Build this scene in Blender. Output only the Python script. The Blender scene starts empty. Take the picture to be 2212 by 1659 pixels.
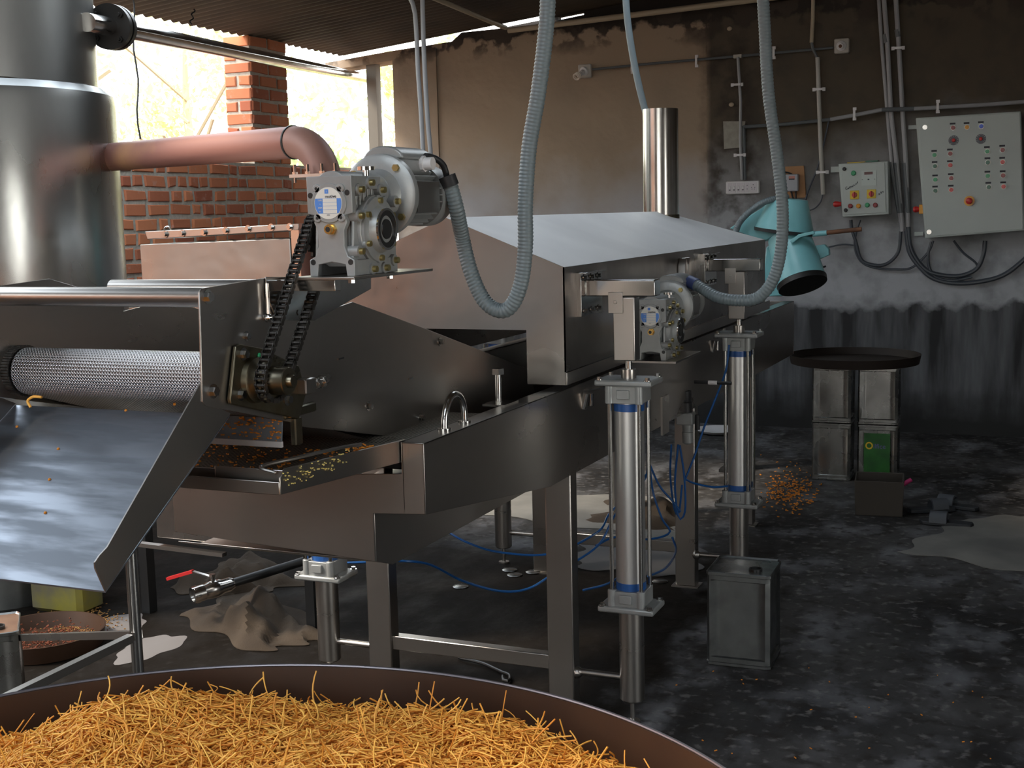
import bpy, math, random
import numpy as np
from mathutils import Vector, Matrix
random.seed(7); rng = np.random.default_rng(7)
S = bpy.context.scene
COL = S.collection
PI = math.pi

# ------------------------------------------------------------------ camera, world, sun, exposure
IW, IH, FPX = 2212, 1659, 2750.0
CAM = np.array([0, 0, 1.65])
_y = np.array([2283 - IW / 2, -(432 - IH / 2), -FPX]); _y /= np.linalg.norm(_y)
_z = np.cross(np.array([1, 0.024, 0.]), _y); _z /= np.linalg.norm(_z)
if _z[1] < 0: _z = -_z
_x = np.cross(_y, _z)
RC = np.array([_x, _y, _z])
cd = bpy.data.cameras.new('camera'); cam = bpy.data.objects.new('camera', cd); COL.objects.link(cam)
cd.sensor_width = 36; cd.sensor_fit = 'HORIZONTAL'; cd.lens = 36 * FPX / IW; cd.clip_start = .05; cd.clip_end = 200
M4 = Matrix([list(RC[0]) + [0], list(RC[1]) + [0], list(RC[2]) + [CAM[2]], [0, 0, 0, 1]])
cam.matrix_world = M4
S.camera = cam
S.view_settings.view_transform = 'Standard'; S.view_settings.look = 'None'; S.view_settings.gamma = 1
S.view_settings.exposure = 0.2; S.view_settings.use_curve_mapping = False
S.cycles.use_denoising = True; S.cycles.max_bounces = 8; S.cycles.diffuse_bounces = 5; S.cycles.sample_clamp_indirect = 6

w = bpy.data.worlds.new('World'); S.world = w; w.use_nodes = True
nt = w.node_tree; bg = nt.nodes['Background']
tc = nt.nodes.new('ShaderNodeTexCoord'); sx = nt.nodes.new('ShaderNodeSeparateXYZ'); cr = nt.nodes.new('ShaderNodeValToRGB')
nt.links.new(tc.outputs['Generated'], sx.inputs[0]); nt.links.new(sx.outputs['Z'], cr.inputs[0]); nt.links.new(cr.outputs[0], bg.inputs[0])
cr.color_ramp.elements[0].position = 0.0; cr.color_ramp.elements[0].color = (1.0, 0.98, 0.90, 1)
cr.color_ramp.elements[1].position = 0.55; cr.color_ramp.elements[1].color = (0.80, 0.90, 1.0, 1)
bg.inputs[1].default_value = 5.0

sd = bpy.data.lights.new('sun', 'SUN'); sun = bpy.data.objects.new('sun', sd); COL.objects.link(sun)
sd.energy = 4; sd.angle = math.radians(12); sd.color = (1.0, 0.86, 0.68)
sdir = Vector((0.62, 0.42, -0.85)).normalized()
sun.rotation_euler = sdir.to_track_quat('-Z', 'Y').to_euler(); sun.location = (-20, -10, 20)

# ------------------------------------------------------------------ helpers
def ray(px, py):
    d = np.array([px - IW / 2, -(py - IH / 2), -FPX]); d /= np.linalg.norm(d); return RC @ d
def at(px, py, ax, v):
    """world point behind pixel (px,py) on the plane axis ax = v"""
    d = ray(px, py); t = (v - CAM[ax]) / d[ax]; return Vector(CAM + d * t)

ORG = {}
def tag(o, label=None, cat=None, group=None, kind=None):
    if label: o['label'] = label
    if cat: o['category'] = cat
    if group: o['group'] = group
    if kind: o['kind'] = kind
    return o
def thing(name, label, cat, loc, group=None):
    o = bpy.data.objects.new(name, None); COL.objects.link(o); o.location = loc; o.empty_display_size = .1
    ORG[o.name] = Vector(loc); return tag(o, label, cat, group)

class MB:
    def __init__(s): s.v = []; s.f = []
    def add(s, vs, fs):
        b = len(s.v); s.v += [tuple(v) for v in vs]; s.f += [tuple(b + i for i in f) for f in fs]; return s
    def box(s, x0, x1, y0, y1, z0, z1, rot=None, bev=0):
        if bev <= 0:
            vs = [(x, y, z) for z in (z0, z1) for x, y in ((x0, y0), (x1, y0), (x1, y1), (x0, y1))]
            fs = [(3, 2, 1, 0), (4, 5, 6, 7), (0, 1, 5, 4), (1, 2, 6, 5), (2, 3, 7, 6), (3, 0, 4, 7)]
        else:
            b = min(bev, (x1 - x0) / 2.01, (y1 - y0) / 2.01, (z1 - z0) / 2.01)
            def ring(i, z): return [(x0 + i + (0 if k else b), y, z) for k, y in ()]  # unused
            def lp(ins, z):
                a0, a1, c0, c1 = x0 + ins, x1 - ins, y0 + ins, y1 - ins
                return [(a0 + b, c0, z), (a1 - b, c0, z), (a1, c0 + b, z), (a1, c1 - b, z), (a1 - b, c1, z), (a0 + b, c1, z), (a0, c1 - b, z), (a0, c0 + b, z)]
            vs = lp(b, z0) + lp(0, z0 + b) + lp(0, z1 - b) + lp(b, z1)
            # innermost loops would invert for tiny boxes: clamp
            fs = [tuple(range(7, -1, -1)), tuple(range(24, 32))]
            for l in range(3):
                for i in range(8):
                    j = (i + 1) % 8; fs.append((l * 8 + i, l * 8 + j, l * 8 + 8 + j, l * 8 + 8 + i))
        if rot is not None:
            c = Vector(((x0 + x1) / 2, (y0 + y1) / 2, (z0 + z1) / 2)); vs = [c + rot @ (Vector(v) - c) for v in vs]
        return s.add(vs, fs)
    def bar(s, p0, p1, wd, ht, up=(0, 0, 1)):
        p0, p1 = Vector(p0), Vector(p1); d = (p1 - p0).normalized(); u = Vector(up)
        if abs(d.dot(u)) > .95: u = Vector((0, 1, 0))
        a = d.cross(u).normalized(); b = a.cross(d).normalized()
        vs = [p + a * (sa * wd / 2) + b * (sb * ht / 2) for p in (p0, p1) for sa, sb in ((-1, -1), (1, -1), (1, 1), (-1, 1))]
        return s.add(vs, [(3, 2, 1, 0), (4, 5, 6, 7), (0, 1, 5, 4), (1, 2, 6, 5), (2, 3, 7, 6), (3, 0, 4, 7)])
    def frame(s, d):
        d = Vector(d).normalized(); u = Vector((0, 0, 1)) if abs(d.z) < .9 else Vector((0, 1, 0))
        a = d.cross(u).normalized(); return a, a.cross(d).normalized()
    def lathe(s, o, d, prof, n=24, closed=False):
        """prof: list of (distance along d, radius)"""
        o = Vector(o); d = Vector(d).normalized(); a, b = s.frame(d); vs = []; fs = []
        for t, r in prof:
            for k in range(n):
                th = 2 * PI * k / n; vs.append(o + d * t + a * (r * math.cos(th)) + b * (r * math.sin(th)))
        m = len(prof)
        for i in range(m - 1 + (1 if closed else 0)):
            for k in range(n):
                k2 = (k + 1) % n; i2 = (i + 1) % m; fs.append((i * n + k, i * n + k2, i2 * n + k2, i2 * n + k))
        if not closed:
            fs.append(tuple(range(n - 1, -1, -1))); fs.append(tuple((m - 1) * n + k for k in range(n)))
        return s.add(vs, fs)
    def cyl(s, p0, p1, r, r1=None, n=20):
        p0, p1 = Vector(p0), Vector(p1); L = (p1 - p0).length
        return s.lathe(p0, p1 - p0, [(0, r), (L, r if r1 is None else r1)], n)
    def pipe(s, p0, p1, ro, ri, n=24):
        p0, p1 = Vector(p0), Vector(p1); L = (p1 - p0).length
        return s.lathe(p0, p1 - p0, [(0, ri), (0, ro), (L, ro), (L, ri)], n, closed=True)
    def hexb(s, p, d, r, h):
        return s.cyl(p, Vector(p) + Vector(d).normalized() * h, r, n=6)
    def sphere(s, c, r, n=12, m=8, sc=(1, 1, 1)):
        prof = []; vs = []; fs = []; c = Vector(c)
        for i in range(m + 1):
            ph = PI * i / m
            for k in range(n):
                th = 2 * PI * k / n; vs.append(c + Vector((r * sc[0] * math.sin(ph) * math.cos(th), r * sc[1] * math.sin(ph) * math.sin(th), r * sc[2] * math.cos(ph))))
        for i in range(m):
            for k in range(n):
                k2 = (k + 1) % n; fs.append((i * n + k, (i + 1) * n + k, (i + 1) * n + k2, i * n + k2))
        return s.add(vs, fs)
    def prism(s, pts, ext):
        pts = [Vector(p) for p in pts]; e = Vector(ext); n = len(pts)
        vs = pts + [p + e for p in pts]
        fs = [tuple(range(n - 1, -1, -1)), tuple(range(n, 2 * n))] + [(i, (i + 1) % n, n + (i + 1) % n, n + i) for i in range(n)]
        return s.add(vs, fs)
    def tube(s, pts, r, n=10, rf=None):
        pts = [Vector(p) for p in pts]; m = len(pts); vs = []; fs = []; a = None
        for i, p in enumerate(pts):
            t = (pts[min(i + 1, m - 1)] - pts[max(i - 1, 0)]).normalized()
            if a is None: a, b = s.frame(t)
            else:
                a = (a - t * a.dot(t)).normalized(); b = a.cross(t).normalized()
            rr = rf(i) if rf else r
            for k in range(n):
                th = 2 * PI * k / n; vs.append(p + a * (rr * math.cos(th)) + b * (rr * math.sin(th)))
        for i in range(m - 1):
            for k in range(n):
                k2 = (k + 1) % n; fs.append((i * n + k, i * n + k2, (i + 1) * n + k2, (i + 1) * n + k))
        fs.append(tuple(range(n - 1, -1, -1))); fs.append(tuple((m - 1) * n + k for k in range(n)))
        return s.add(vs, fs)
    def build(s, name, mat, parent=None, smooth=None, label=None, cat=None, group=None, kind=None, origin=None, bevel=0, fix=True):
        if parent is not None:
            r = parent
            while r.parent: r = r.parent
            org = ORG[r.name]
        elif origin is not None: org = Vector(origin)
        else:
            A = np.array(s.v); org = Vector(((A[:, 0].min() + A[:, 0].max()) / 2, (A[:, 1].min() + A[:, 1].max()) / 2, A[:, 2].min()))
        me = bpy.data.meshes.new(name)
        A = np.array(s.v, dtype=float) - np.array(org)
        me.from_pydata(A.tolist(), [], s.f); me.update()
        if fix:
            import bmesh
            bm = bmesh.new(); bm.from_mesh(me); bmesh.ops.recalc_face_normals(bm, faces=bm.faces); bm.to_mesh(me); bm.free()
        o = bpy.data.objects.new(name, me); COL.objects.link(o)
        if mat is not None: me.materials.append(mat)
        if parent is not None: o.parent = parent
        else: o.location = org; ORG[o.name] = org
        if smooth is None or smooth:
            me.shade_smooth()
            import bmesh
            ang = math.radians(35)
            bm = bmesh.new(); bm.from_mesh(me)
            for e in bm.edges:
                if len(e.link_faces) == 2 and e.calc_face_angle(0) > ang: e.smooth = False
                elif len(e.link_faces) != 2: e.smooth = False
            bm.to_mesh(me); bm.free()
        if bevel:
            md = o.modifiers.new('bevel', 'BEVEL'); md.width = bevel; md.segments = 2; md.limit_method = 'ANGLE'; md.angle_limit = math.radians(50)
        return tag(o, label, cat, group, kind)

def crom(pts, n=8):
    pts = [Vector(p) for p in pts]; P = [pts[0] * 2 - pts[1]] + pts + [pts[-1] * 2 - pts[-2]]; out = []
    for i in range(1, len(P) - 2):
        for k in range(n):
            t = k / n; a, b, c, d = P[i - 1], P[i], P[i + 1], P[i + 2]
            out.append(.5 * ((2 * b) + (c - a) * t + (2 * a - 5 * b + 4 * c - d) * t * t + (3 * b - a - 3 * c + d) * t ** 3))
    out.append(pts[-1]); return out
def resample(pts, step):
    out = [pts[0]]; acc = 0
    for i in range(1, len(pts)):
        a, b = pts[i - 1], pts[i]; L = (b - a).length; t = step - acc
        while t <= L: out.append(a + (b - a) * (t / L)); t += step
        acc = (acc + L) % step
    return out
def dup(root, loc, label=None, group=None):
    """copy a thing with its parts and their sub-parts"""
    r = root.copy(); COL.objects.link(r); r.location = loc; ORG[r.name] = Vector(loc)
    if label: r['label'] = label
    if group: r['group'] = group
    for ch in root.children:
        c = ch.copy(); COL.objects.link(c); c.parent = r
        for g in ch.children:
            d = g.copy(); COL.objects.link(d); d.parent = c
    return r
def text(name, body, size, p, xdir, ydir, mat, parent, ext=.0006, align='CENTER', label=None):
    cu = bpy.data.curves.new('t', 'FONT'); cu.body = body; cu.size = size; cu.extrude = ext; cu.align_x = align; cu.align_y = 'CENTER'; cu.resolution_u = 3
    o = bpy.data.objects.new('t', cu); COL.objects.link(o); bpy.context.view_layer.update()
    me = bpy.data.meshes.new_from_object(o.evaluated_get(bpy.context.evaluated_depsgraph_get())); bpy.data.objects.remove(o)
    X = Vector(xdir).normalized(); Y = Vector(ydir).normalized(); Z = X.cross(Y)
    r = parent
    while r.parent: r = r.parent
    org = ORG[r.name]; m = Matrix([[X.x, Y.x, Z.x, 0], [X.y, Y.y, Z.y, 0], [X.z, Y.z, Z.z, 0], [0, 0, 0, 1]])
    me.transform(Matrix.Translation(Vector(p) - org) @ m)
    o = bpy.data.objects.new(name, me); COL.objects.link(o); me.materials.clear(); me.materials.append(mat); o.parent = parent
    return o

# ------------------------------------------------------------------ materials
MAT = {}
def mat(name, col, rough=.5, metal=0., noise=None, bump=None, spec=None, col2=None, nscale=6, det=6, coord='Object', rvar=0, contrast=(.35, .65), stretch=None, aniso=0):
    m = bpy.data.materials.new(name); m.use_nodes = True; t = m.node_tree; N = t.nodes; L = t.links; b = N['Principled BSDF']
    b.inputs['Base Color'].default_value = (*col, 1); b.inputs['Roughness'].default_value = rough; b.inputs['Metallic'].default_value = metal
    if spec is not None: b.inputs['Specular IOR Level'].default_value = spec
    if aniso: b.inputs['Anisotropic'].default_value = aniso
    if col2 is not None or rvar or bump:
        tc = N.new('ShaderNodeTexCoord'); mp = N.new('ShaderNodeMapping'); L.new(tc.outputs[coord], mp.inputs[0])
        if stretch: mp.inputs['Scale'].default_value = stretch
        nz = N.new('ShaderNodeTexNoise'); nz.inputs['Scale'].default_value = nscale; nz.inputs['Detail'].default_value = det; L.new(mp.outputs[0], nz.inputs['Vector'])
        mr = N.new('ShaderNodeMapRange'); mr.inputs[1].default_value = contrast[0]; mr.inputs[2].default_value = contrast[1]; L.new(nz.outputs['Fac'], mr.inputs[0])
        if col2 is not None:
            mx = N.new('ShaderNodeMix'); mx.data_type = 'RGBA'; mx.inputs[6].default_value = (*col, 1); mx.inputs[7].default_value = (*col2, 1)
            L.new(mr.outputs[0], mx.inputs[0]); L.new(mx.outputs[2], b.inputs['Base Color'])
        if rvar:
            r2 = N.new('ShaderNodeMapRange'); r2.inputs[3].default_value = rough - rvar; r2.inputs[4].default_value = rough + rvar
            L.new(mr.outputs[0], r2.inputs[0]); L.new(r2.outputs[0], b.inputs['Roughness'])
        if bump:
            n2 = N.new('ShaderNodeTexNoise'); n2.inputs['Scale'].default_value = bump[1]; n2.inputs['Detail'].default_value = 4; L.new(mp.outputs[0], n2.inputs['Vector'])
            bp = N.new('ShaderNodeBump'); bp.inputs['Strength'].default_value = bump[0]; bp.inputs['Distance'].default_value = bump[2] if len(bump) > 2 else .01
            L.new(n2.outputs['Fac'], bp.inputs['Height']); L.new(bp.outputs[0], b.inputs['Normal'])
    MAT[name] = m; return m
steel = mat('brushed_steel', (.52, .49, .46), .30, 1, col2=(.43, .405, .38), nscale=2.2, contrast=(.25, .75), rvar=.05, bump=(.10, 4, .003), stretch=(1, 1, 2.5))
steel_hood = mat('hood_steel', (.42, .40, .38), .30, 1, col2=(.32, .30, .28), nscale=2.2, rvar=.07, bump=(.5, 1.6, .03))
steel_b = mat('polished_steel', (.68, .67, .65), .16, 1, col2=(.5, .49, .47), nscale=5, rvar=.06)
steel_tank = mat('tank_steel', (.62, .63, .62), .30, 1, col2=(.42, .43, .43), nscale=2.0, rvar=.08, bump=(.35, 2.2, .01), stretch=(1, 1, .5))
steel_chute = mat('scuffed_chute_steel', (.23, .25, .285), .46, 1, col2=(.15, .165, .19), nscale=5, rvar=.10, stretch=(.8, 5, 5), contrast=(.42, .6))
steel_oily = mat('oily_steel', (.24, .22, .17), .34, 1, col2=(.12, .10, .06), nscale=9, rvar=.12)
alu = mat('cast_aluminium', (.36, .37, .37), .38, .35, col2=(.29, .30, .295), nscale=14, bump=(.2, 60, .002))
alu_b = mat('extruded_aluminium', (.66, .65, .63), .42, .9, col2=(.56, .56, .57), nscale=4, rvar=.05, stretch=(1, 1, .2))
zinc = mat('yellow_zinc', (.62, .50, .22), .28, 1)
brass = mat('brass', (.75, .52, .18), .25, 1)
blacksteel = mat('greasy_chain_steel', (.06, .055, .05), .32, .9, col2=(.16, .15, .14), nscale=60)
black = mat('black_rubber', (.015, .015, .017), .5)
darkmetal = mat('dark_metal', (.05, .05, .05), .4, .7)
rust = mat('rusty_iron', (.20, .085, .04), .8, .1, col2=(.10, .05, .03), nscale=12)
primer = mat('red_primer_pipe', (.33, .15, .12), .5, .1, col2=(.50, .26, .14), nscale=3.0, contrast=(.5, .68), bump=(.1, 20, .003))
hosem = mat('grey_pvc_hose', (.15, .185, .20), .42)
conduit = mat('grey_conduit', (.33, .33, .34), .45)
conduit_d = mat('dark_conduit', (.11, .12, .125), .45)
ivory = mat('ivory_conduit', (.46, .38, .27), .5)
white = mat('white_plastic', (.72, .70, .70), .35)
lblue = mat('label_blue', (.10, .26, .68), .4)
lwhite = mat('label_white', (.74, .72, .66), .4)
blueband = mat('blue_band', (.02, .09, .30), .35)
airblue = mat('blue_air_tube', (.01, .09, .30), .3)
panelg = mat('powder_grey_panel', (.48, .53, .50), .45, col2=(.45, .49, .47), nscale=3)
red = mat('red_plastic', (.55, .03, .03), .3); redd = mat('dark_red_plastic', (.25, .02, .025), .3)
green = mat('green_plastic', (.02, .30, .12), .3); greend = mat('dark_green_plastic', (.02, .13, .08), .3)
orange = mat('orange_plastic', (.75, .33, .02), .35); yellow = mat('yellow_plastic', (.72, .50, .02), .4)
bluep = mat('blue_plastic', (.01, .08, .60), .3); ink = mat('black_ink', (.03, .03, .04), .6)
display = mat('dark_red_display', (.10, .012, .015), .25)
wood = mat('plywood', (.42, .22, .10), .7, col2=(.34, .17, .075), nscale=8, stretch=(1, 1, .2))
teal = mat('turquoise_paint', (.24, .54, .57), .36, .0, col2=(.17, .42, .45), nscale=4, contrast=(.4, .75), rvar=.08)
tin = mat('tinplate', (.42, .42, .41), .28, 1, col2=(.22, .22, .21), nscale=7, rvar=.08, bump=(.2, 6, .004))
tin_d = mat('dull_tinplate', (.22, .23, .23), .42, 1, col2=(.12, .125, .125), nscale=8, rvar=.1, bump=(.2, 6, .004))
copper_tin = mat('copper_lid', (.62, .36, .24), .35, .9, col2=(.50, .28, .18), nscale=10)
greenlab = mat('green_label', (.01, .08, .015), .5, col2=(.02, .14, .02), nscale=10)
iron = mat('black_iron_pan', (.035, .016, .009), .55, .3, col2=(.055, .025, .012), nscale=4)
ironrim = mat('worn_rim', (.30, .29, .33), .35, .9)
food = mat('sev_noodles', (.78, .36, .055), .55)
foodbase = mat('sev_heap', (.75, .33, .06), .7, col2=(.55, .22, .04), nscale=30)
crumb = mat('orange_crumbs', (.62, .22, .02), .8)
crumb_y = mat('yellow_crumbs', (.62, .50, .16), .8)
sack = mat('jute_sack', (.034, .022, .013), .95, col2=(.055, .038, .024), nscale=5, bump=(.5, 120, .003))
paper = mat('grey_sheet', (.22, .21, .19), .9, col2=(.14, .135, .125), nscale=3)
powder = mat('pale_powder', (.17, .155, .15), .95)
pink = mat('pink_plastic', (.38, .02, .12), .4)
mesh_hole = mat('perforated_sheet', (.10, .09, .07), .45, .8)

def nodes(m): return m.node_tree.nodes, m.node_tree.links, m.node_tree.nodes['Principled BSDF']
# perforated tray: dark holes in a grid
def perforate(m, sc, base, hole, thr=.33):
    N, L, b = nodes(m); tc = N.new('ShaderNodeTexCoord'); mp = N.new('ShaderNodeMapping'); mp.inputs['Scale'].default_value = sc; L.new(tc.outputs['Object'], mp.inputs[0])
    vo = N.new('ShaderNodeTexVoronoi'); vo.inputs['Scale'].default_value = 1; vo.inputs['Randomness'].default_value = 0; vo.voronoi_dimensions = '3D'; L.new(mp.outputs[0], vo.inputs['Vector'])
    lt = N.new('ShaderNodeMath'); lt.operation = 'LESS_THAN'; lt.inputs[1].default_value = thr; L.new(vo.outputs['Distance'], lt.inputs[0])
    mx = N.new('ShaderNodeMix'); mx.data_type = 'RGBA'; mx.inputs[6].default_value = (*base, 1); mx.inputs[7].default_value = (*hole, 1); L.new(lt.outputs[0], mx.inputs[0]); L.new(mx.outputs[2], b.inputs['Base Color'])
    bp = N.new('ShaderNodeBump'); bp.inputs['Strength'].default_value = .6; bp.inputs['Distance'].default_value = .002; L.new(vo.outputs['Distance'], bp.inputs['Height']); L.new(bp.outputs[0], b.inputs['Normal'])
perforate(mesh_hole, (90, 90, 1), (.30, .28, .24), (.01, .01, .01))
# woven wire belt
belt = mat('wire_mesh_belt', (.62, .62, .64), .32, 1)
N, L, b = nodes(belt); tcn = N.new('ShaderNodeTexCoord'); sp = N.new('ShaderNodeSeparateXYZ'); L.new(tcn.outputs['UV'], sp.inputs[0])
def sine(src, k, ph=0):
    a = N.new('ShaderNodeMath'); a.operation = 'MULTIPLY_ADD'; a.inputs[1].default_value = k; a.inputs[2].default_value = ph; L.new(src, a.inputs[0])
    s_ = N.new('ShaderNodeMath'); s_.operation = 'SINE'; L.new(a.outputs[0], s_.inputs[0]); return s_.outputs[0]
def mth(op, a, b_=None, v=None):
    n = N.new('ShaderNodeMath'); n.operation = op; L.new(a, n.inputs[0])
    if b_ is not None: L.new(b_, n.inputs[1])
    if v is not None: n.inputs[1].default_value = v
    return n.outputs[0]
sa = sine(sp.outputs['X'], 2 * PI / .0075); sb = sine(sp.outputs['Y'], 2 * PI / .0075)
pr = mth('MULTIPLY', sa, sb); hh = mth('ADD', mth('MULTIPLY', sa, v=.5), pr)
bp = N.new('ShaderNodeBump'); bp.inputs['Strength'].default_value = 1; bp.inputs['Distance'].default_value = .0016; L.new(hh, bp.inputs['Height']); L.new(bp.outputs[0], b.inputs['Normal'])
mr = N.new('ShaderNodeMapRange'); mr.inputs[1].default_value = -1.2; mr.inputs[2].default_value = .4; L.new(hh, mr.inputs[0])
mx = N.new('ShaderNodeMix'); mx.data_type = 'RGBA'; mx.inputs[6].default_value = (.05, .05, .05, 1); mx.inputs[7].default_value = (.66, .66, .68, 1); L.new(mr.outputs[0], mx.inputs[0]); L.new(mx.outputs[2], b.inputs['Base Color'])
# bricks: one tone per brick
brick = mat('fired_brick', (.36, .10, .045), .9)
N, L, b = nodes(brick); ge = N.new('ShaderNodeNewGeometry'); rp = N.new('ShaderNodeValToRGB'); L.new(ge.outputs['Random Per Island'], rp.inputs[0])
rp.color_ramp.elements[0].color = (.36, .105, .055, 1); rp.color_ramp.elements[1].color = (.66, .24, .11, 1)
nz = N.new('ShaderNodeTexNoise'); nz.inputs['Scale'].default_value = 18; nz.inputs['Detail'].default_value = 6; tcn = N.new('ShaderNodeTexCoord'); L.new(tcn.outputs['Object'], nz.inputs['Vector'])
mr = N.new('ShaderNodeMapRange'); mr.inputs[1].default_value = .6; mr.inputs[2].default_value = .72; L.new(nz.outputs['Fac'], mr.inputs[0])
mx = N.new('ShaderNodeMix'); mx.data_type = 'RGBA'; mx.inputs[7].default_value = (.52, .30, .24, 1); L.new(rp.outputs[0], mx.inputs[6]); L.new(mth('MULTIPLY', mr.outputs[0], v=.5), mx.inputs[0]); L.new(mx.outputs[2], b.inputs['Base Color'])
bp = N.new('ShaderNodeBump'); bp.inputs['Strength'].default_value = .5; bp.inputs['Distance'].default_value = .006; L.new(nz.outputs['Fac'], bp.inputs['Height']); L.new(bp.outputs[0], b.inputs['Normal'])
mortar = mat('mortar', (.42, .39, .33), .95, col2=(.52, .48, .41), nscale=25, bump=(.8, 35, .01))
# leaves
leafm = []
for k, c in enumerate(((.50, .58, .30), (.58, .60, .30), (.42, .55, .33))):
    m = mat('leaf_%s' % 'abc'[k], c, .55); N, L, b = nodes(m); b.inputs['Transmission Weight'].default_value = 0
    tr = N.new('ShaderNodeBsdfTranslucent'); tr.inputs[0].default_value = (c[0] * 1.6, c[1] * 1.5, c[2], 1); ms = N.new('ShaderNodeMixShader'); ms.inputs[0].default_value = .4
    L.new(b.outputs[0], ms.inputs[1]); L.new(tr.outputs[0], ms.inputs[2]); L.new(ms.outputs[0], N['Material Output'].inputs[0]); leafm.append(m)
bark = mat('bark', (.45, .38, .28), .9)
earth = mat('dry_earth', (.20, .11, .07), .95, col2=(.16, .09, .06), nscale=2)
roofm = mat('corrugated_sheet', (.055, .044, .034), .7, .2, col2=(.09, .068, .046), nscale=2)

# sooty plaster of the back wall: stains, and cool daylight low down put into the colour, in the wall's own coordinates (world X and Z)
plaster = mat('sooty_plaster', (.2, .2, .2), .9)
N, L, b = nodes(plaster); ge = N.new('ShaderNodeNewGeometry'); sp = N.new('ShaderNodeSeparateXYZ'); L.new(ge.outputs['Position'], sp.inputs[0])
def noise(scale, det=6, vec=None, st=None):
    n = N.new('ShaderNodeTexNoise'); n.inputs['Scale'].default_value = scale; n.inputs['Detail'].default_value = det; mp = N.new('ShaderNodeMapping')
    if st: mp.inputs['Scale'].default_value = st
    L.new(ge.outputs['Position'], mp.inputs[0]); L.new(mp.outputs[0], n.inputs['Vector']); return n.outputs['Fac']
def rmp(x, a, b_, c=0, d=1, cl=True):
    m_ = N.new('ShaderNodeMapRange'); m_.inputs[1].default_value = a; m_.inputs[2].default_value = b_; m_.inputs[3].default_value = c; m_.inputs[4].default_value = d; m_.clamp = cl; L.new(x, m_.inputs[0]); return m_.outputs[0]
def mix(f, A, B):
    m_ = N.new('ShaderNodeMix'); m_.data_type = 'RGBA'
    for v, i in ((A, 6), (B, 7)):
        if isinstance(v, tuple): m_.inputs[i].default_value = (*v, 1)
        else: L.new(v, m_.inputs[i])
    L.new(f, m_.inputs[0]); return m_.outputs[2]
X, Z = sp.outputs['X'], sp.outputs['Z']
n1 = noise(1.6, 5); n2 = noise(6, 8); n3 = noise(9, 5, st=(1, 1, .12))
zz = mth('ADD', Z, rmp(n1, .3, .7, -.25, .25)); zf = mth('ADD', Z, rmp(n2, .3, .7, -.06, .06)); xf = mth('ADD', X, rmp(n2, .3, .7, -.05, .05))
c0 = mix(rmp(zz, 1.45, 2.15), (.40, .39, .395), (.36, .27, .19))            # grey below, tan above
c0 = mix(rmp(n1, .45, .7, 0, .45), c0, (.24, .19, .145))
right = rmp(X, -2.45, -2.40)
cR = mix(rmp(zz, 1.2, 2.35), (.42, .435, .46), (.095, .075, .052))  # pale cement low down, with cool daylight on it put into the colour
cR = mix(rmp(n2, .45, .7, 0, .45), cR, (.05, .045, .04))
c1 = mix(right, c0, cR)
c1 = mix(mth('MULTIPLY', rmp(n2, .42, .62), mth('MULTIPLY', rmp(xf, -2.5, -2.3), rmp(xf, -1.95, -2.1))), c1, (.05, .038, .028))   # burnt column
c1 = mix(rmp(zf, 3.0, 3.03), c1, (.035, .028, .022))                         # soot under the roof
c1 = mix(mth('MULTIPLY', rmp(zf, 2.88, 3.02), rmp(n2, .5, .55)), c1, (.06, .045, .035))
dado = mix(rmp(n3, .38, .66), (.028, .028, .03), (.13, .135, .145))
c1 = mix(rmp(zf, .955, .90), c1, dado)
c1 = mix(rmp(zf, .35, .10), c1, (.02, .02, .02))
L.new(c1, b.inputs['Base Color'])
bp = N.new('ShaderNodeBump'); bp.inputs['Strength'].default_value = .5; bp.inputs['Distance'].default_value = .03; L.new(n2, bp.inputs['Height']); L.new(bp.outputs[0], b.inputs['Normal'])
# oily concrete floor
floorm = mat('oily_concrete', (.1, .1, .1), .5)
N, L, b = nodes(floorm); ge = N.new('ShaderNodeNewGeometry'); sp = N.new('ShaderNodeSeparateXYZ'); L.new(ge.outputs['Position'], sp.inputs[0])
n1 = noise(1.1, 5); n2 = noise(4.5, 8, st=(1, .6, 1)); n3 = noise(14, 6)
c = mix(rmp(n1, .38, .62), (.018, .017, .017), (.070, .067, .066)); c = mix(rmp(n2, .50, .68, 0, .8), c, (.16, .16, .17)); c = mix(rmp(n3, .52, .66, 0, .75), c, (.018, .014, .011)); c = mix(rmp(noise(22, 7), .56, .68, 0, .6), c, (.20, .19, .185))
shade_zone = mth('MULTIPLY', rmp(mth('ADD', sp.outputs['X'], rmp(n2, .3, .7, -.2, .2)), -1.05, -1.35), rmp(mth('ADD', sp.outputs['Y'], rmp(n1, .3, .7, -.4, .4)), 6.2, 5.6)); c = mix(mth('MULTIPLY', shade_zone, v=.93), c, (.010, .0075, .0055))  # shade under the machine put into the floor colour
L.new(c, b.inputs['Base Color']); L.new(rmp(n2, .35, .65, .5, .9), b.inputs['Roughness']); b.inputs['Specular IOR Level'].default_value = .2; L.new(rmp(shade_zone, 0, 1, .25, .06), b.inputs['Specular IOR Level'])
bp = N.new('ShaderNodeBump'); bp.inputs['Strength'].default_value = .4; bp.inputs['Distance'].default_value = .012; L.new(n3, bp.inputs['Height']); L.new(bp.outputs[0], b.inputs['Normal'])

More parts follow.
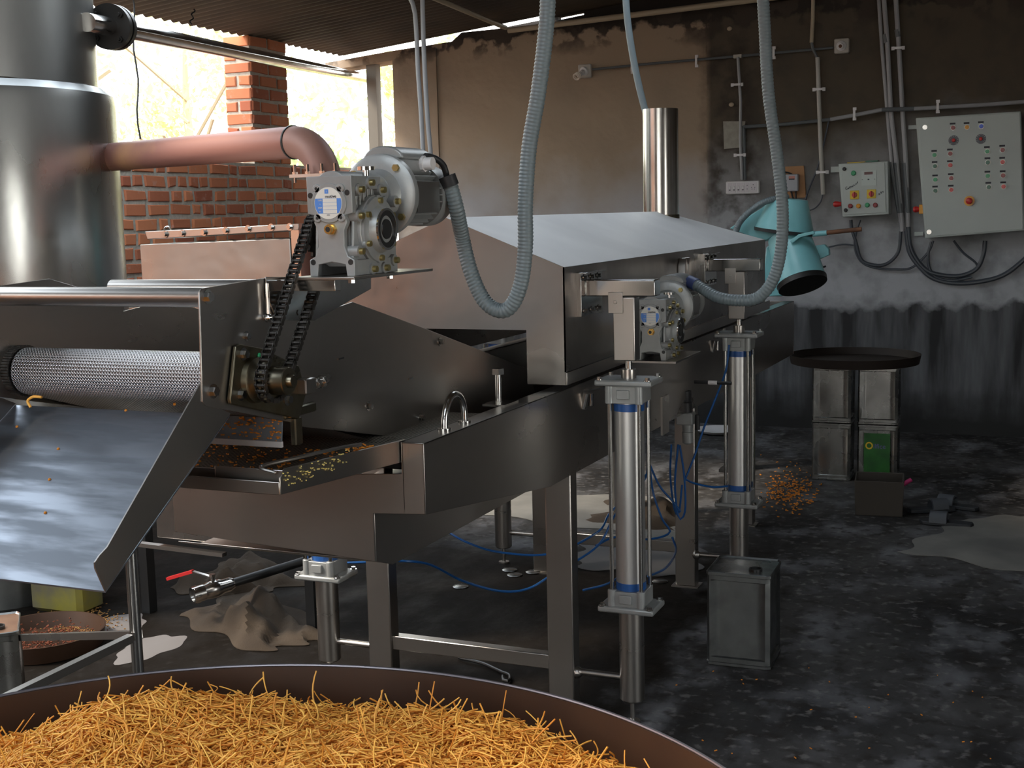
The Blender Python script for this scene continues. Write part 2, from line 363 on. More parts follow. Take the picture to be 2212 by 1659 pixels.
# ------------------------------------------------------------------ the building
XL, YB = -5.5, 9.55
def st(mb, name, m, **k): return mb.build(name, m, kind='structure', **k)
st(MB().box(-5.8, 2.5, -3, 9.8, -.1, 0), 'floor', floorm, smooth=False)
g = MB(); g.add([(-60, -40, -.06), (-5.8, -40, -.06), (-5.8, 60, -.06), (-60, 60, -.06)], [(0, 1, 2, 3)]); g.add([(-5.8, 9.8, -.06), (40, 9.8, -.06), (40, 60, -.06), (-5.8, 60, -.06)], [(0, 1, 2, 3)])
g.add([(-5.8, -40, -.06), (40, -40, -.06), (40, -3, -.06), (-5.8, -3, -.06)], [(0, 1, 2, 3)])
st(g, 'ground', earth, smooth=False, fix=False)
def roofz(x): return 3.0 + .1 * (x + 5.48)
# back wall with an opening at its left end, rough top edge
wb = MB()
wb.box(-5.73, -5.08, YB, YB + .23, 0, 1.2)
top = [(-5.08, roofz(-5.08) - .02)] + [(-5.08 + .12 * k, 3.02 + .03 * math.sin(k * 1.7) + .012 * k) for k in range(1, 8)]
wb.prism([(-5.08, YB, 0), (2.4, YB, 0), (2.4, YB, 3.18), (-4.45, YB, 3.10), (-4.54, YB, 3.035), (-5.08, YB, 3.0)], (0, .23, 0))
wb.prism([(-5.73, YB, 2.88), (-5.08, YB, 2.925), (-5.08, YB, 3.0), (-5.73, YB, 2.945)], (0, .23, 0))
wb.prism([(-2.43, YB - .025, 0), (2.4, YB - .025, 0), (2.4, YB - .025, 3.15), (-2.43, YB - .025, 3.12)], (0, .03, 0))
wb.prism([(-5.08, YB - .015, 0), (-4.68, YB - .015, 0), (-4.68, YB - .015, 3.0), (-5.08, YB - .015, 2.95)], (0, .03, 0))
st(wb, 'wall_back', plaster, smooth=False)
cl = MB()
for a, c in ((-4.52, -3.66), (-3.44, 2.4)):
    cl.prism([(a, YB + .10, 3.08), (c, YB + .10, 3.08), (c, YB + .10, roofz(c) - .01), (a, YB + .10, roofz(a) - .01)], (0, .08, 0))
cl.prism([(-3.66, YB + .10, 3.08), (-3.44, YB + .10, 3.08), (-3.44, YB + .10, 3.17), (-3.66, YB + .10, 3.145)], (0, .08, 0))
st(cl, 'trim_1', mat('sooty_infill', (.03, .024, .02), .95), smooth=False)
# left brick wall, low, with a brick pillar carrying the roof
def brickwall(name, mb_m, bricks_m, P0, u, nrm, thick, length, z0, z1, both=True, bl=.235, bh=.094, mt=.026):
    mo = MB(); P0 = Vector(P0); u = Vector(u); nrm = Vector(nrm)
    mo.prism([P0 + Vector((0, 0, z0)), P0 + u * length + Vector((0, 0, z0)), P0 + u * length + Vector((0, 0, z1)), P0 + Vector((0, 0, z1))], -nrm * thick)
    w_ = mo.build(name, mb_m, kind='structure', smooth=False)
    br = MB(); z = z0; row = 0
    while z + bh <= z1 + .01:
        s = -.11 * (row % 2) - .02
        while s < length:
            L_ = bl if random.random() > .5 else bl * random.choice((.5, .5, .6))
            a, c = max(s, .0), min(s + L_ - mt, length)
            if c - a > .03:
                for side in ((0, 1),) if not both else ((0, 1), (1, -1)):
                    jit = [random.uniform(-.007, .007) for _ in range(8)]; out = .010 + random.uniform(-.004, .006)
                    base = P0 if side[0] == 0 else P0 - nrm * thick
                    q = [base + u * (a + jit[0]) + Vector((0, 0, z + jit[1])), base + u * (c + jit[2]) + Vector((0, 0, z + jit[3])), base + u * (c + jit[4]) + Vector((0, 0, z + bh - mt + jit[5])), base + u * (a + jit[6]) + Vector((0, 0, z + bh - mt + jit[7]))]
                    nn = nrm * side[1]; b_ = .013; cen = sum(q, Vector()) / 4
                    vs = [p - nn * .01 for p in q] + [p + nn * (out - .007) for p in q] + [p + (cen - p).normalized() * b_ + nn * out for p in q]
                    br.add(vs, [(0, 1, 5, 4), (1, 2, 6, 5), (2, 3, 7, 6), (3, 0, 4, 7), (4, 5, 9, 8), (5, 6, 10, 9), (6, 7, 11, 10), (7, 4, 8, 11), (8, 9, 10, 11)])
            s += L_
        z += bh; row += 1
    o = br.build('brickwork', bricks_m, smooth=False, origin=w_.location); o.parent = w_; o.location = (0, 0, 0)
    return w_
wl = brickwall('wall_left', mortar, brick, (XL, 6.0, 0), (0, 1, 0), (1, 0, 0), .23, 3.55, 0, 2.06)
brickwall('wall_left', mortar, brick, (XL, -3.0, 0), (0, 1, 0), (1, 0, 0), .23, 6.4, 0, 1.0, both=False)
st(MB().box(-12.3, -12, -16, 5, -.06, 4.6), 'wall_reflector', mat('reflector_brick', (.40, .17, .085), .9, col2=(.32, .15, .09), nscale=1.5), smooth=False)  # unseen wall added outside to give the steel its copper reflections
# pillar: four faces of brick
pm = MB(); pm.box(XL - .22, XL - .001, 8.10, 8.58, 2.06, 2.985)
pil = pm.build('trim_2', mortar, kind='structure', smooth=False)
br = MB(); z = 2.07; row = 0
while z < 2.97:
    for (P0, u, nn, ln) in ((Vector((XL - .22, 8.10, 0)), Vector((1, 0, 0)), Vector((0, -1, 0)), .22), (Vector((XL, 8.10, 0)), Vector((0, 1, 0)), Vector((1, 0, 0)), .48), (Vector((XL - .22, 8.58, 0)), Vector((0, -1, 0)), Vector((-1, 0, 0)), .48), (Vector((XL, 8.58, 0)), Vector((-1, 0, 0)), Vector((0, 1, 0)), .22)):
        seg = [(0, ln)] if (row % 2 and ln < .3) else ([(0, .095), (.12, .22)] if ln < .3 else ([(0, .22), (.245, ln)] if row % 2 else [(0, .095), (.12, .33), (.355, ln)]))
        for a, c in seg:
            hgt = .094 - .024; j = [random.uniform(-.006, .006) for _ in range(4)]
            q = [P0 + u * a + Vector((0, 0, z + j[0])), P0 + u * c + Vector((0, 0, z + j[1])), P0 + u * c + Vector((0, 0, z + hgt + j[2])), P0 + u * a + Vector((0, 0, z + hgt + j[3]))]
            cen = sum(q, Vector()) / 4; vs = [p - nn * .004 for p in q] + [p + nn * .006 for p in q] + [p + (cen - p).normalized() * .010 + nn * .012 for p in q]
            br.add(vs, [(0, 1, 5, 4), (1, 2, 6, 5), (2, 3, 7, 6), (3, 0, 4, 7), (4, 5, 9, 8), (5, 6, 10, 9), (6, 7, 11, 10), (7, 4, 8, 11), (8, 9, 10, 11)])
    z += .094; row += 1
o = br.build('brickwork', brick, smooth=False, origin=pil.location); o.parent = pil; o.location = (0, 0, 0)
# corner post of the opening
st(MB().box(-5.36, -5.27, YB + .04, YB + .12, 1.2, 2.92), 'trim_3', mat('post_concrete', (.22, .2, .17), .9))
# corrugated roof; the bay on the left in front of the brick wall is open to the sky
rf = MB(); per = .095
def sheet(x0, x1, y0, y1):
    ys = np.arange(y0, y1 + 1e-6, per / 6); vs = []; fs = []
    for y in ys:
        dz = .012 * math.sin(2 * PI * y / per)
        for x in (x0, x1): vs.append((x, y, roofz(x) + dz))
        for x in (x1, x0): vs.append((x, y, roofz(x) + dz + .004))
    for i in range(len(ys) - 1):
        a = 4 * i; fs += [(a, a + 1, a + 5, a + 4), (a + 2, a + 3, a + 7, a + 6), (a + 1, a + 2, a + 6, a + 5), (a + 3, a, a + 4, a + 7)]
    rf.add(vs, fs)
sheet(-5.55, -3.7, 6.35, 9.55); sheet(-5.55, -3.7, -3.2, 1.0); sheet(-3.7, 2.45, -3.2, -1.2); sheet(-.3, 2.45, -1.2, .8); sheet(-3.7, -2.5, -1.2, .8); sheet(-3.7, 2.45, .8, 5.4); sheet(-1.35, 2.45, 5.4, 6.5); sheet(-3.7, -2.3, 5.4, 6.5); sheet(-3.7, 2.45, 6.5, 9.75)  # unseen gaps over pan and hood added to let daylight onto them
st(rf, 'ceiling', roofm, fix=True)
# walls never in the picture but closing the room: right and rear (with a wide doorway), as brown brick
st(MB().box(-5.73, -5.5, 3.55, 5.99, 0, 2.98), 'wall_left', mortar, smooth=False)
wq = MB(); wq.box(2.3, 2.5, -3, 1.6, 0, 3.7); wq.box(2.3, 2.5, 2.8, 9.55, 0, 3.7); wq.box(2.3, 2.5, 1.6, 2.8, 2.2, 3.7); st(wq, 'wall_right', plaster, smooth=False)
wr = MB(); wr.box(-5.73, -2.4, -3.2, -3, 0, 3.2); wr.box(.4, 2.5, -3.2, -3, 0, 3.5); wr.box(-2.4, .4, -3.2, -3, 2.5, 3.3)
st(wr, 'wall_rear', mat('rear_plaster', (.17, .10, .07), .9), smooth=False)

# poles under the roof and along the wall top
pole = lambda nm, p0, p1, r, lab, m=ivory: MB().cyl(p0, p1, r, n=12).build(nm, m, label=lab, cat='pole')
up = Vector((0, 0, 1))
pole('roof_pole', at(1098, 66, 1, 9.36), at(1690, -8, 1, 9.36), .022, 'long tan pole running along the top of the soot-stained back wall')
pole('rafter_pipe', at(1092, 60, 1, 9.30), at(905, -18, 2, 3.12), .018, 'slim pipe running from the back wall top up under the dark roof')
# hanging wires by the opening
for k, (p, q, nm, lab) in enumerate((((285, -20), (302, 300), 'hanging_wire', 'thin dark wire hanging down the bright opening beside the tank'), ((419, 20), (412, 52), 'wire_hook', 'short hooked wire hanging from the roof edge left of the brick pillar'))):
    a, c = at(*p, 0, -5.2), at(*q, 0, -5.2); pts = [a.lerp(c, t / 10) + Vector((0, .015 * math.sin(t * 1.3), 0)) for t in range(11)]
    MB().tube(pts, .006, 6).build(nm, black, label=lab, cat='wire')

# ------------------------------------------------------------------ trees outside
def tree(x, y, h, r, m, lab, nl=3200):
    t = thing('tree', lab, 'tree', (x, y, -.06), 'trees beyond the openings')
    tr = MB(); tr.tube(crom([(x, y, -.06), (x + .1, y, h * .3), (x - .1, y + .1, h * .62), (x, y, h * .85)], 5), .1, 8, rf=lambda i: .14 * (1 - i / 20))
    for k in range(9):
        a = random.uniform(0, 6.28); z0 = h * random.uniform(.3, .7); tr.tube([(x, y, z0), (x + r * .4 * math.cos(a), y + r * .4 * math.sin(a), z0 + r * .25), (x + r * .8 * math.cos(a), y + r * .8 * math.sin(a), z0 + r * .5)], .03, 5)
    tr.build('trunk', bark, t)
    cs = [(x + random.gauss(0, r * .45), y + random.gauss(0, r * .45), h * .62 + random.gauss(0, h * .22), r * random.uniform(.25, .45)) for _ in range(26)]
    V = []; F = []
    C_ = np.array(cs); idx = rng.integers(0, len(cs), nl); d = rng.normal(size=(nl, 3)); d /= np.linalg.norm(d, axis=1)[:, None]
    P = C_[idx, :3] + d * C_[idx, 3:4] * rng.uniform(.4, 1, (nl, 1)); P[:, 2] = np.maximum(P[:, 2], .15)
    a = rng.normal(size=(nl, 3)); a /= np.linalg.norm(a, axis=1)[:, None]; b_ = np.cross(a, d); b_ /= np.linalg.norm(b_, axis=1)[:, None]; s = rng.uniform(.04, .09, (nl, 1))
    Q = np.stack([P - a * s, P + b_ * s * .45, P + a * s, P - b_ * s * .45], 1).reshape(-1, 3)
    mb = MB(); mb.v = Q.tolist(); mb.f = [(4 * i, 4 * i + 1, 4 * i + 2, 4 * i + 3) for i in range(nl)]
    mb.build('foliage', m, t, smooth=False, fix=False)
for x, y, h, r, k, lab in ((-10.2, 10.2, 4.6, 1.7, 0, 'loose pale tree outside, seen just right of the tank'), (-13.5, 18.0, 5.6, 2.0, 1, 'yellow-green tree outside, left of the brick pillar'), (-8.4, 13.4, 3.0, 1.2, 2, 'low bushy tree seen just above the red pipe'),
                           (-8.9, 19.8, 4.6, 1.4, 0, 'feathery green tree seen right of the brick pillar'), (-7.3, 15.4, 4.2, 1.2, 1, 'bright tree outside behind the concrete post'), (-16.5, 11.0, 7.0, 2.6, 2, 'tall tree outside whose crown shows under the roof edge')):
    tree(x, y, h, r, leafm[k], lab)
# ------------------------------------------------------------------ fryer: trough, frame legs, tray
XR, XLf, YF, YE = -1.38, -2.13, 2.68, 7.40
fy = thing('continuous_fryer', 'long stainless steel fryer trough on square legs beneath the gabled hood', 'fryer', (-1.75, 5.0, 0))
def bolt(mb, p, d, r=.009, h=.007):
    p = Vector(p); d = Vector(d).normalized(); mb.cyl(p, p + d * .002, r * 1.5, n=16); mb.hexb(p + d * .002, d, r, h)
t_ = .004
mb = MB()   # upper trough: side walls with a folded rim, front apron, bottom
for sx_, xo in ((1, XR), (-1, XLf)):
    x0, x1 = (xo - t_, xo) if sx_ > 0 else (xo, xo + t_)
    mb.prism([(x0, YF, .933), (x0, 3.5, .83), (x0, YE - .02, .80), (x0, YE, .9), (x0, YE, 1.108), (x0, YF, 1.108)], (t_, 0, 0))
    a, b_ = (xo - .06, xo) if sx_ > 0 else (xo, xo + .06)
    mb.box(a, b_, YF, YE, 1.104, 1.108)
    xi = xo - .06 if sx_ > 0 else xo + .06 - t_
    mb.box(xi, xi + t_, YF, YE, .94, 1.108)
mb.box(XLf, XR, YE - t_, YE, .80, 1.108)
mb.build('trough', steel, fy, bevel=.0012)
mb = MB()   # front face, copper-toned only by what it mirrors
mb.prism([(XLf, YF, .832), (-1.525, YF, .803), (-1.525, YF, .925), (XR, YF, .933), (XR, YF, 1.108), (-1.442, YF, 1.108), (-1.442, YF, 1.03), (XLf, YF, .985)], (0, .005, 0))
mb.build('front_apron', steel, fy, bevel=.0015)
mb = MB()   # lower tank
mb.prism([(-1.525, YF + .005, .803), (-1.525, YF + .09, .772), (-1.525, 3.55, .77), (-1.525, 7.2, .77), (-1.525, 7.2, .95), (-1.525, YF + .005, .95)], (-.004, 0, 0))
mb.prism([(XLf, YF + .005, .832), (XLf, YF + .09, .80), (XLf, 7.2, .77), (XLf, 7.2, .95), (XLf, YF + .005, .95)], (.004, 0, 0))
mb.prism([(-1.53, YF + .006, .803), (-1.53, YF + .09, .774), (-1.53, 7.2, .772), (-1.53, 7.2, .776), (-1.53, YF + .09, .778), (-1.53, YF + .006, .807)], (-.595, 0, 0))
mb.box(XLf, -1.525, 7.196, 7.2, .77, .95)
mb.prism([(-1.525, YF + .1, .93), (-1.525, 7.2, .93), (-1.525, 7.2, .934), (-1.525, YF + .1, .934)], (.085, 0, 0))
mb.build('lower_tank', steel, fy, bevel=.0012)
oil = MB().box(-2.065, -1.445, 3.2, 7.15, .98, .985).build('frying_oil', mat('dark_oil', (.06, .03, .01), .08), fy)
for x0 in (-1.50, -2.176):
    for y0 in (3.755, 5.29, 6.45):
        l = MB().box(x0, x0 + .09, y0, y0 + .06, .006, .80 if x0 < -2 else .82).build('leg', steel, fy, bevel=.004)
        MB().box(x0 - .015, x0 + .105, y0 - .015, y0 + .075, 0, .006).build('foot_plate', steel, l)
for y0 in (3.765, 5.30): MB().box(-2.086, -1.50, y0, y0 + .04, .150, .200).build('stretcher', steel, fy, bevel=.003)
mb = MB(); hp = [at(985, 915, 0, -1.43), at(990, 893, 0, -1.42), at(998, 860, 0, -1.42), at(1012, 843, 0, -1.41), at(1027, 850, 0, -1.41), at(1033, 875, 0, -1.41), at(1037, 897, 0, -1.41)]
p0 = hp[0]; y0, y1 = 2.86, 3.02
pts = [Vector((-1.412, y0, 1.108)), Vector((-1.412, y0 + .004, 1.14)), Vector((-1.412, y0 + .02, 1.17)), Vector((-1.412, y0 + .05, 1.19)), Vector((-1.412, y0 + .09, 1.185)), Vector((-1.412, y0 + .115, 1.155)), Vector((-1.412, y0 + .12, 1.108))]
mb.tube(crom(pts, 6), .009, 12); mb.cyl(pts[0], pts[0] + Vector((0, 0, .006)), .018); mb.cyl(pts[-1], pts[-1] + Vector((0, 0, .006)), .018)
mb.build('lifting_handle', steel_b, fy, label='bent tube lifting handle')
c = at(1077, 870, 0, -1.47); c.z = 1.09
mb = MB(); mb.cyl(c, c + Vector((0, 0, .10)), .0085, n=14, r1=None)
for k in range(22): mb.cyl(c + Vector((0, 0, .004 * k + .004)), c + Vector((0, 0, .004 * k + .006)), .0098, n=14)
mb.hexb(c + Vector((0, 0, .10)), (0, 0, 1), .019, .017); mb.box(c.x - .02, c.x + .05, c.y - .07, c.y + .03, 1.106, 1.112)
mb.build('adjusting_bolt', steel_b, fy, label='upright hexagon-headed adjusting bolt')
# perforated drain tray standing out at the front
Yt = at(605, 1045, 0, -1.445).y
zt = at(605, 1020, 0, -1.445).z; zb = at(605, 1070, 0, -1.445).z
mb = MB(); mb.box(-2.08, -1.45, Yt + .005, 3.2, zb + .004, zb + .008); mb.prism([(-2.08, Yt + .25, 1.06), (-1.5, Yt + .25, 1.06), (-1.5, Yt + .60, 1.10), (-2.08, Yt + .60, 1.10)], (0, 0, .003))
ty = mb.build('perforated_tray', mesh_hole, fy, smooth=False)
mb = MB()
mb.prism([(-1.445, Yt, zb), (-1.445, YF + .03, 1.055), (-1.445, YF + .03, 1.110), (-1.445, Yt + .02, zt + .004), (-1.445, Yt, zt - .012)], (-.004, 0, 0))
mb.box(-2.09, -1.445, Yt - .003, Yt + .001, zb, zt - .02); mb.box(-1.62, -1.445, Yt + .02, Yt + .023, zb + .01, zt)
mb.tube(crom([(-1.46, Yt + .01, zt - .004), (-1.50, Yt + .015, zt + .006), (-1.47, Yt + .10, zt + .01), (-1.449, Yt + .25, zt + .006), (-1.448, Yt + .34, zt - .002)], 6), .004, 8)
mb.box(-1.80, -1.62, Yt + .03, Yt + .033, zb + .01, zt - .008)
mb.build('tray_rim', steel, fy, bevel=.002)
def crumbs(name, pts, m, lab, n, size, cat='crumbs'):
    """pts: function returning a random Vector on the surface"""
    mb = MB()
    for _ in range(n):
        p = pts(); a = random.uniform(0, 6.28); L_ = size * random.uniform(.5, 1.6); d = Vector((math.cos(a), math.sin(a), random.uniform(-.2, .3))) * L_
        mb.bar(p, p + d, size * .45, size * .4)
    return mb.build(name, m, smooth=False, fix=False, label=lab, cat=cat, kind='stuff')
crumbs('noodle_crumbs', lambda: Vector((-1.443, random.uniform(Yt + .01, Yt + .28), random.uniform(zb + .01, zt - .004) + random.random() * .005)), crumb_y, 'yellow crumbs stuck on the outer side of the perforated tray', 60, .005)
crumbs('noodle_crumbs', lambda: Vector((random.uniform(-2.05, -1.47), random.uniform(Yt + .05, Yt + .42), zb + .010)), crumb, 'orange and brown crumbs lying on the perforated tray', 260, .006)
crumbs('noodle_crumbs', lambda: at(random.gauss(800, 22), random.gauss(972, 4), 0, -1.47) + Vector((0, 0, 0)), crumb, 'small orange crumb heap at the tray corner by the trough rim', 90, .007)

# ------------------------------------------------------------------ exhaust hood with chimney and lifting brackets
HX, HL, HF, HB = -1.36, -2.14, 3.60, 6.50
hd = thing('exhaust_hood', 'large gabled stainless steel hood with a bright sloping roof over the fryer', 'hood', (-1.75, 5.0, 1.125))
mb = MB()
front = [(-2.14, 1.126), (-2.01, 1.126), (-2.01, 1.293), (-1.487, 1.293), (-1.487, 1.126), (HX, 1.126), (HX, 1.484), (-1.75, 1.641), (-2.14, 1.484)]
mb.prism([(x, HF, z) for x, z in front], (0, .004, 0))
mb.prism([(HX, HF, 1.166), (HX, HB, 1.172), (HX, HB, 1.486), (HX, HF, 1.484)], (-.004, 0, 0))
mb.prism([(HL, HF, 1.126), (HL, HB, 1.126), (HL, HB, 1.486), (HL, HF, 1.484)], (.004, 0, 0))
mb.prism([(HL, HB, 1.126), (HX, HB, 1.126), (HX, HB, 1.486), (HL, HB, 1.486)], (0, -.004, 0))
mb.build('hood_shell', steel_hood, hd); mb = MB()
def ghood(u, v):   # right roof slope, very slightly dished
    y = HF + (5.98 - HF) * v; x = HX + (-1.75 - HX) * u; z = 1.485 + .156 * u - .004 * math.sin(PI * u) * math.sin(PI * v)
    return (x, y if v < 1 else 5.98 + (HB - 5.98) * (1 - u), z)
nu, nv = 8, 14; vs = [ghood(i / nu, j / nv) for j in range(nv + 1) for i in range(nu + 1)]
mb.add(vs, [(j * (nu + 1) + i, j * (nu + 1) + i + 1, (j + 1) * (nu + 1) + i + 1, (j + 1) * (nu + 1) + i) for j in range(nv) for i in range(nu)])
mb.add([(-1.75, HF, 1.641), (-1.75, 5.98, 1.641), (HL, HB, 1.485), (HL, HF, 1.485)], [(0, 1, 2, 3)]); mb.add([(HX, HB, 1.485), (-1.75, 5.98, 1.641), (HL, HB, 1.485)], [(0, 1, 2)])
mb.build('hood_roof', mat('matt_roof_steel', (.80, .79, .78), .50, .40, col2=(.70, .69, .685), nscale=2, bump=(.2, 3, .006)), hd)
mb = MB(); mb.prism([(HX + .004, HF, 1.126), (HX + .004, HB + .1, 1.126), (HX + .004, HB + .1, 1.170), (HX + .004, HF, 1.164)], (-.006, 0, 0)); mb.build('skirt_strip', steel, hd, bevel=.001)
cc = Vector((-1.75, at(1428, 470, 0, -1.75).y, 1.55)); cz = at(1424, 236, 1, cc.y).z; cx = at(1424, 300, 1, cc.y).x
rr = (at(1462, 350, 1, cc.y).x - at(1385, 350, 1, cc.y).x) / 2 * .955
mb = MB(); mb.pipe((cc.x, cc.y, 1.60), (cc.x, cc.y, cz), rr, rr - .003, 48); mb.build('chimney_pipe', steel_b, hd, label='polished steel chimney pipe')
MB().pipe((cc.x, cc.y, 1.575), (cc.x, cc.y, 1.625), rr + .004, rr - .002, 48).build('chimney_collar', steel_oily, hd)
for yy in (3.78, 5.30):
    br_ = MB(); br_.box(HX - .001, HX + .014, yy - .07, yy + .13, 1.325, 1.462); br_.box(HX + .014, HX + .030, yy - .07, yy + .13, 1.458, 1.462)
    b_ = br_.build('bracket_plate', steel_b, hd, bevel=.001)
    for zz_ in (1.342, 1.446):
        for k in range(3): mb = MB(); bolt(mb, (HX + .014, yy - .04 + .065 * k, zz_), (1, 0, 0), .007, .009); mb.build('bolt', steel_b, b_)
    a_ = MB().box(HX + .014, -1.122, yy - .03, yy + .03, 1.387, 1.438).build('lift_arm', steel_b, hd, bevel=.003)
mb = MB()
for dy in (0, .05): mb.prism([(HX + .001, 4.86 + dy, 1.20), (HX + .001, 4.90 + dy, 1.20), (HX + .001, 4.90 + dy, 1.43), (HX + .001, 4.88 + dy, 1.46), (HX + .001, 4.86 + dy, 1.43)], (.03, 0, 0))
mb.build('edge_guide', steel, hd, bevel=.002)
MB().box(HX, HX + .17, 4.22, 4.56, 1.122, 1.130).build('motor_shelf', steel, hd, bevel=.001)

# ------------------------------------------------------------------ pneumatic lift cylinders
def lift_cylinder():
    cx, cy = -1.218, 3.78
    t = thing('lift_cylinder', 'tall pneumatic lift cylinder nearest the camera, in front of the fryer leg', 'pneumatic cylinder', (cx, cy, 0), 'pneumatic cylinders lifting the hood')
    MB().cyl((cx, cy, .45), (cx, cy, 1.06), .047, n=36).build('barrel', alu_b, t)
    for z in (.452, 1.028): MB().pipe((cx, cy, z), (cx, cy, z + .024), .0485, .040, 36).build('blue_band', blueband, t)
    for a in (-1, 1):
        for b_ in (-1, 1): MB().cyl((cx + a * .048, cy + b_ * .048, .42), (cx + a * .048, cy + b_ * .048, 1.09), .0065, n=10).build('tie_rod', steel_b, t)
    for z0, z1 in ((.402, .452), (1.055, 1.11)):
        mb = MB(); mb.box(cx - .056, cx + .056, cy - .056, cy + .056, z0, z1); zc = (z0 + z1) / 2
        mb.box(cx - .02, cx + .02, cy - .066, cy - .056, zc - .012, zc + .016)
        for a in (-1, 1): mb.cyl((cx + a * .048, cy - .048, z0 - .001), (cx + a * .048, cy - .048, z1 + .004), .014, n=14)
        mb.build('end_block', alu, t, bevel=.002)
    for z0 in (.383, 1.110):
        f_ = MB().box(cx - .092, cx + .092, cy - .068, cy + .068, z0, z0 + .020).build('flange_plate', alu, t, bevel=.006)
        for a in (-1, 1):
            for b_ in (-1, 1): mb = MB(); bolt(mb, (cx + a * .078, cy + b_ * .058, z0 + .019), (0, 0, 1), .008, .008); mb.build('bolt', steel_b, f_)
    MB().cyl((cx, cy, 1.129), (cx, cy, 1.158), .024, n=24).build('gland_ring', steel, t)
    MB().cyl((cx, cy, 1.15), (cx, cy, 1.19), .011, n=16).build('piston_rod', steel_b, t)
    mb = MB(); mb.box(cx - .040, cx + .030, cy - .028, cy + .028, 1.185, 1.385); mb.add([], [])
    mb.build('rod_post', steel, t, bevel=.004)
    mb = MB(); mb.box(cx - .052, cx - .006, cy - .036, cy - .031, 1.335, 1.400); mb.box(cx - .052, cx - .006, cy + .031, cy + .036, 1.335, 1.400); mb.cyl((cx - .029, cy - .039, 1.37), (cx - .029, cy + .039, 1.37), .006, n=12)
    mb.build('clevis', steel, t, bevel=.001)
    mb = MB(); mb.lathe((cx, cy, .383), (0, 0, -1), [(0, .040), (.300, .040), (.306, .034), (.307, .01)], 32)
    mb.build('foot_tube', steel, t)
    MB().cyl((cx, cy, 0.008), (cx, cy, .08), .008, n=12).build('foot_bolt', steel, t)
    MB().cyl((cx, cy, 0), (cx, cy, .008), .025, n=18).build('foot_disc', steel, t)
    sgn = -1
    mb = MB(); mb.cyl((-1.41, cy, .150), (cx - .038, cy, .150), .011, n=14); mb.sphere((-1.405, cy - .005, .148), .02, 8, 6); mb.build('link_bar', steel, t)
    return t
cy1 = lift_cylinder()
cy2 = dup(cy1, (-1.218, 5.30, 0), 'farther pneumatic lift cylinder, beside the far end of the hood')
cy3 = dup(cy1, (-2.352, 3.78, 0), 'lower half of the lift cylinder under the left side of the trough')
cy4 = dup(cy1, (-2.372, 5.40, 0), 'foot of the far left lift cylinder seen under the fryer between the legs')
for c_ in (cy3, cy4):
    for ch in c_.children:
        if ch.name.startswith('link_bar'):
            ch.data = ch.data.copy(); ch.data.transform(Matrix.Rotation(PI, 4, 'Z'))
mb = MB()

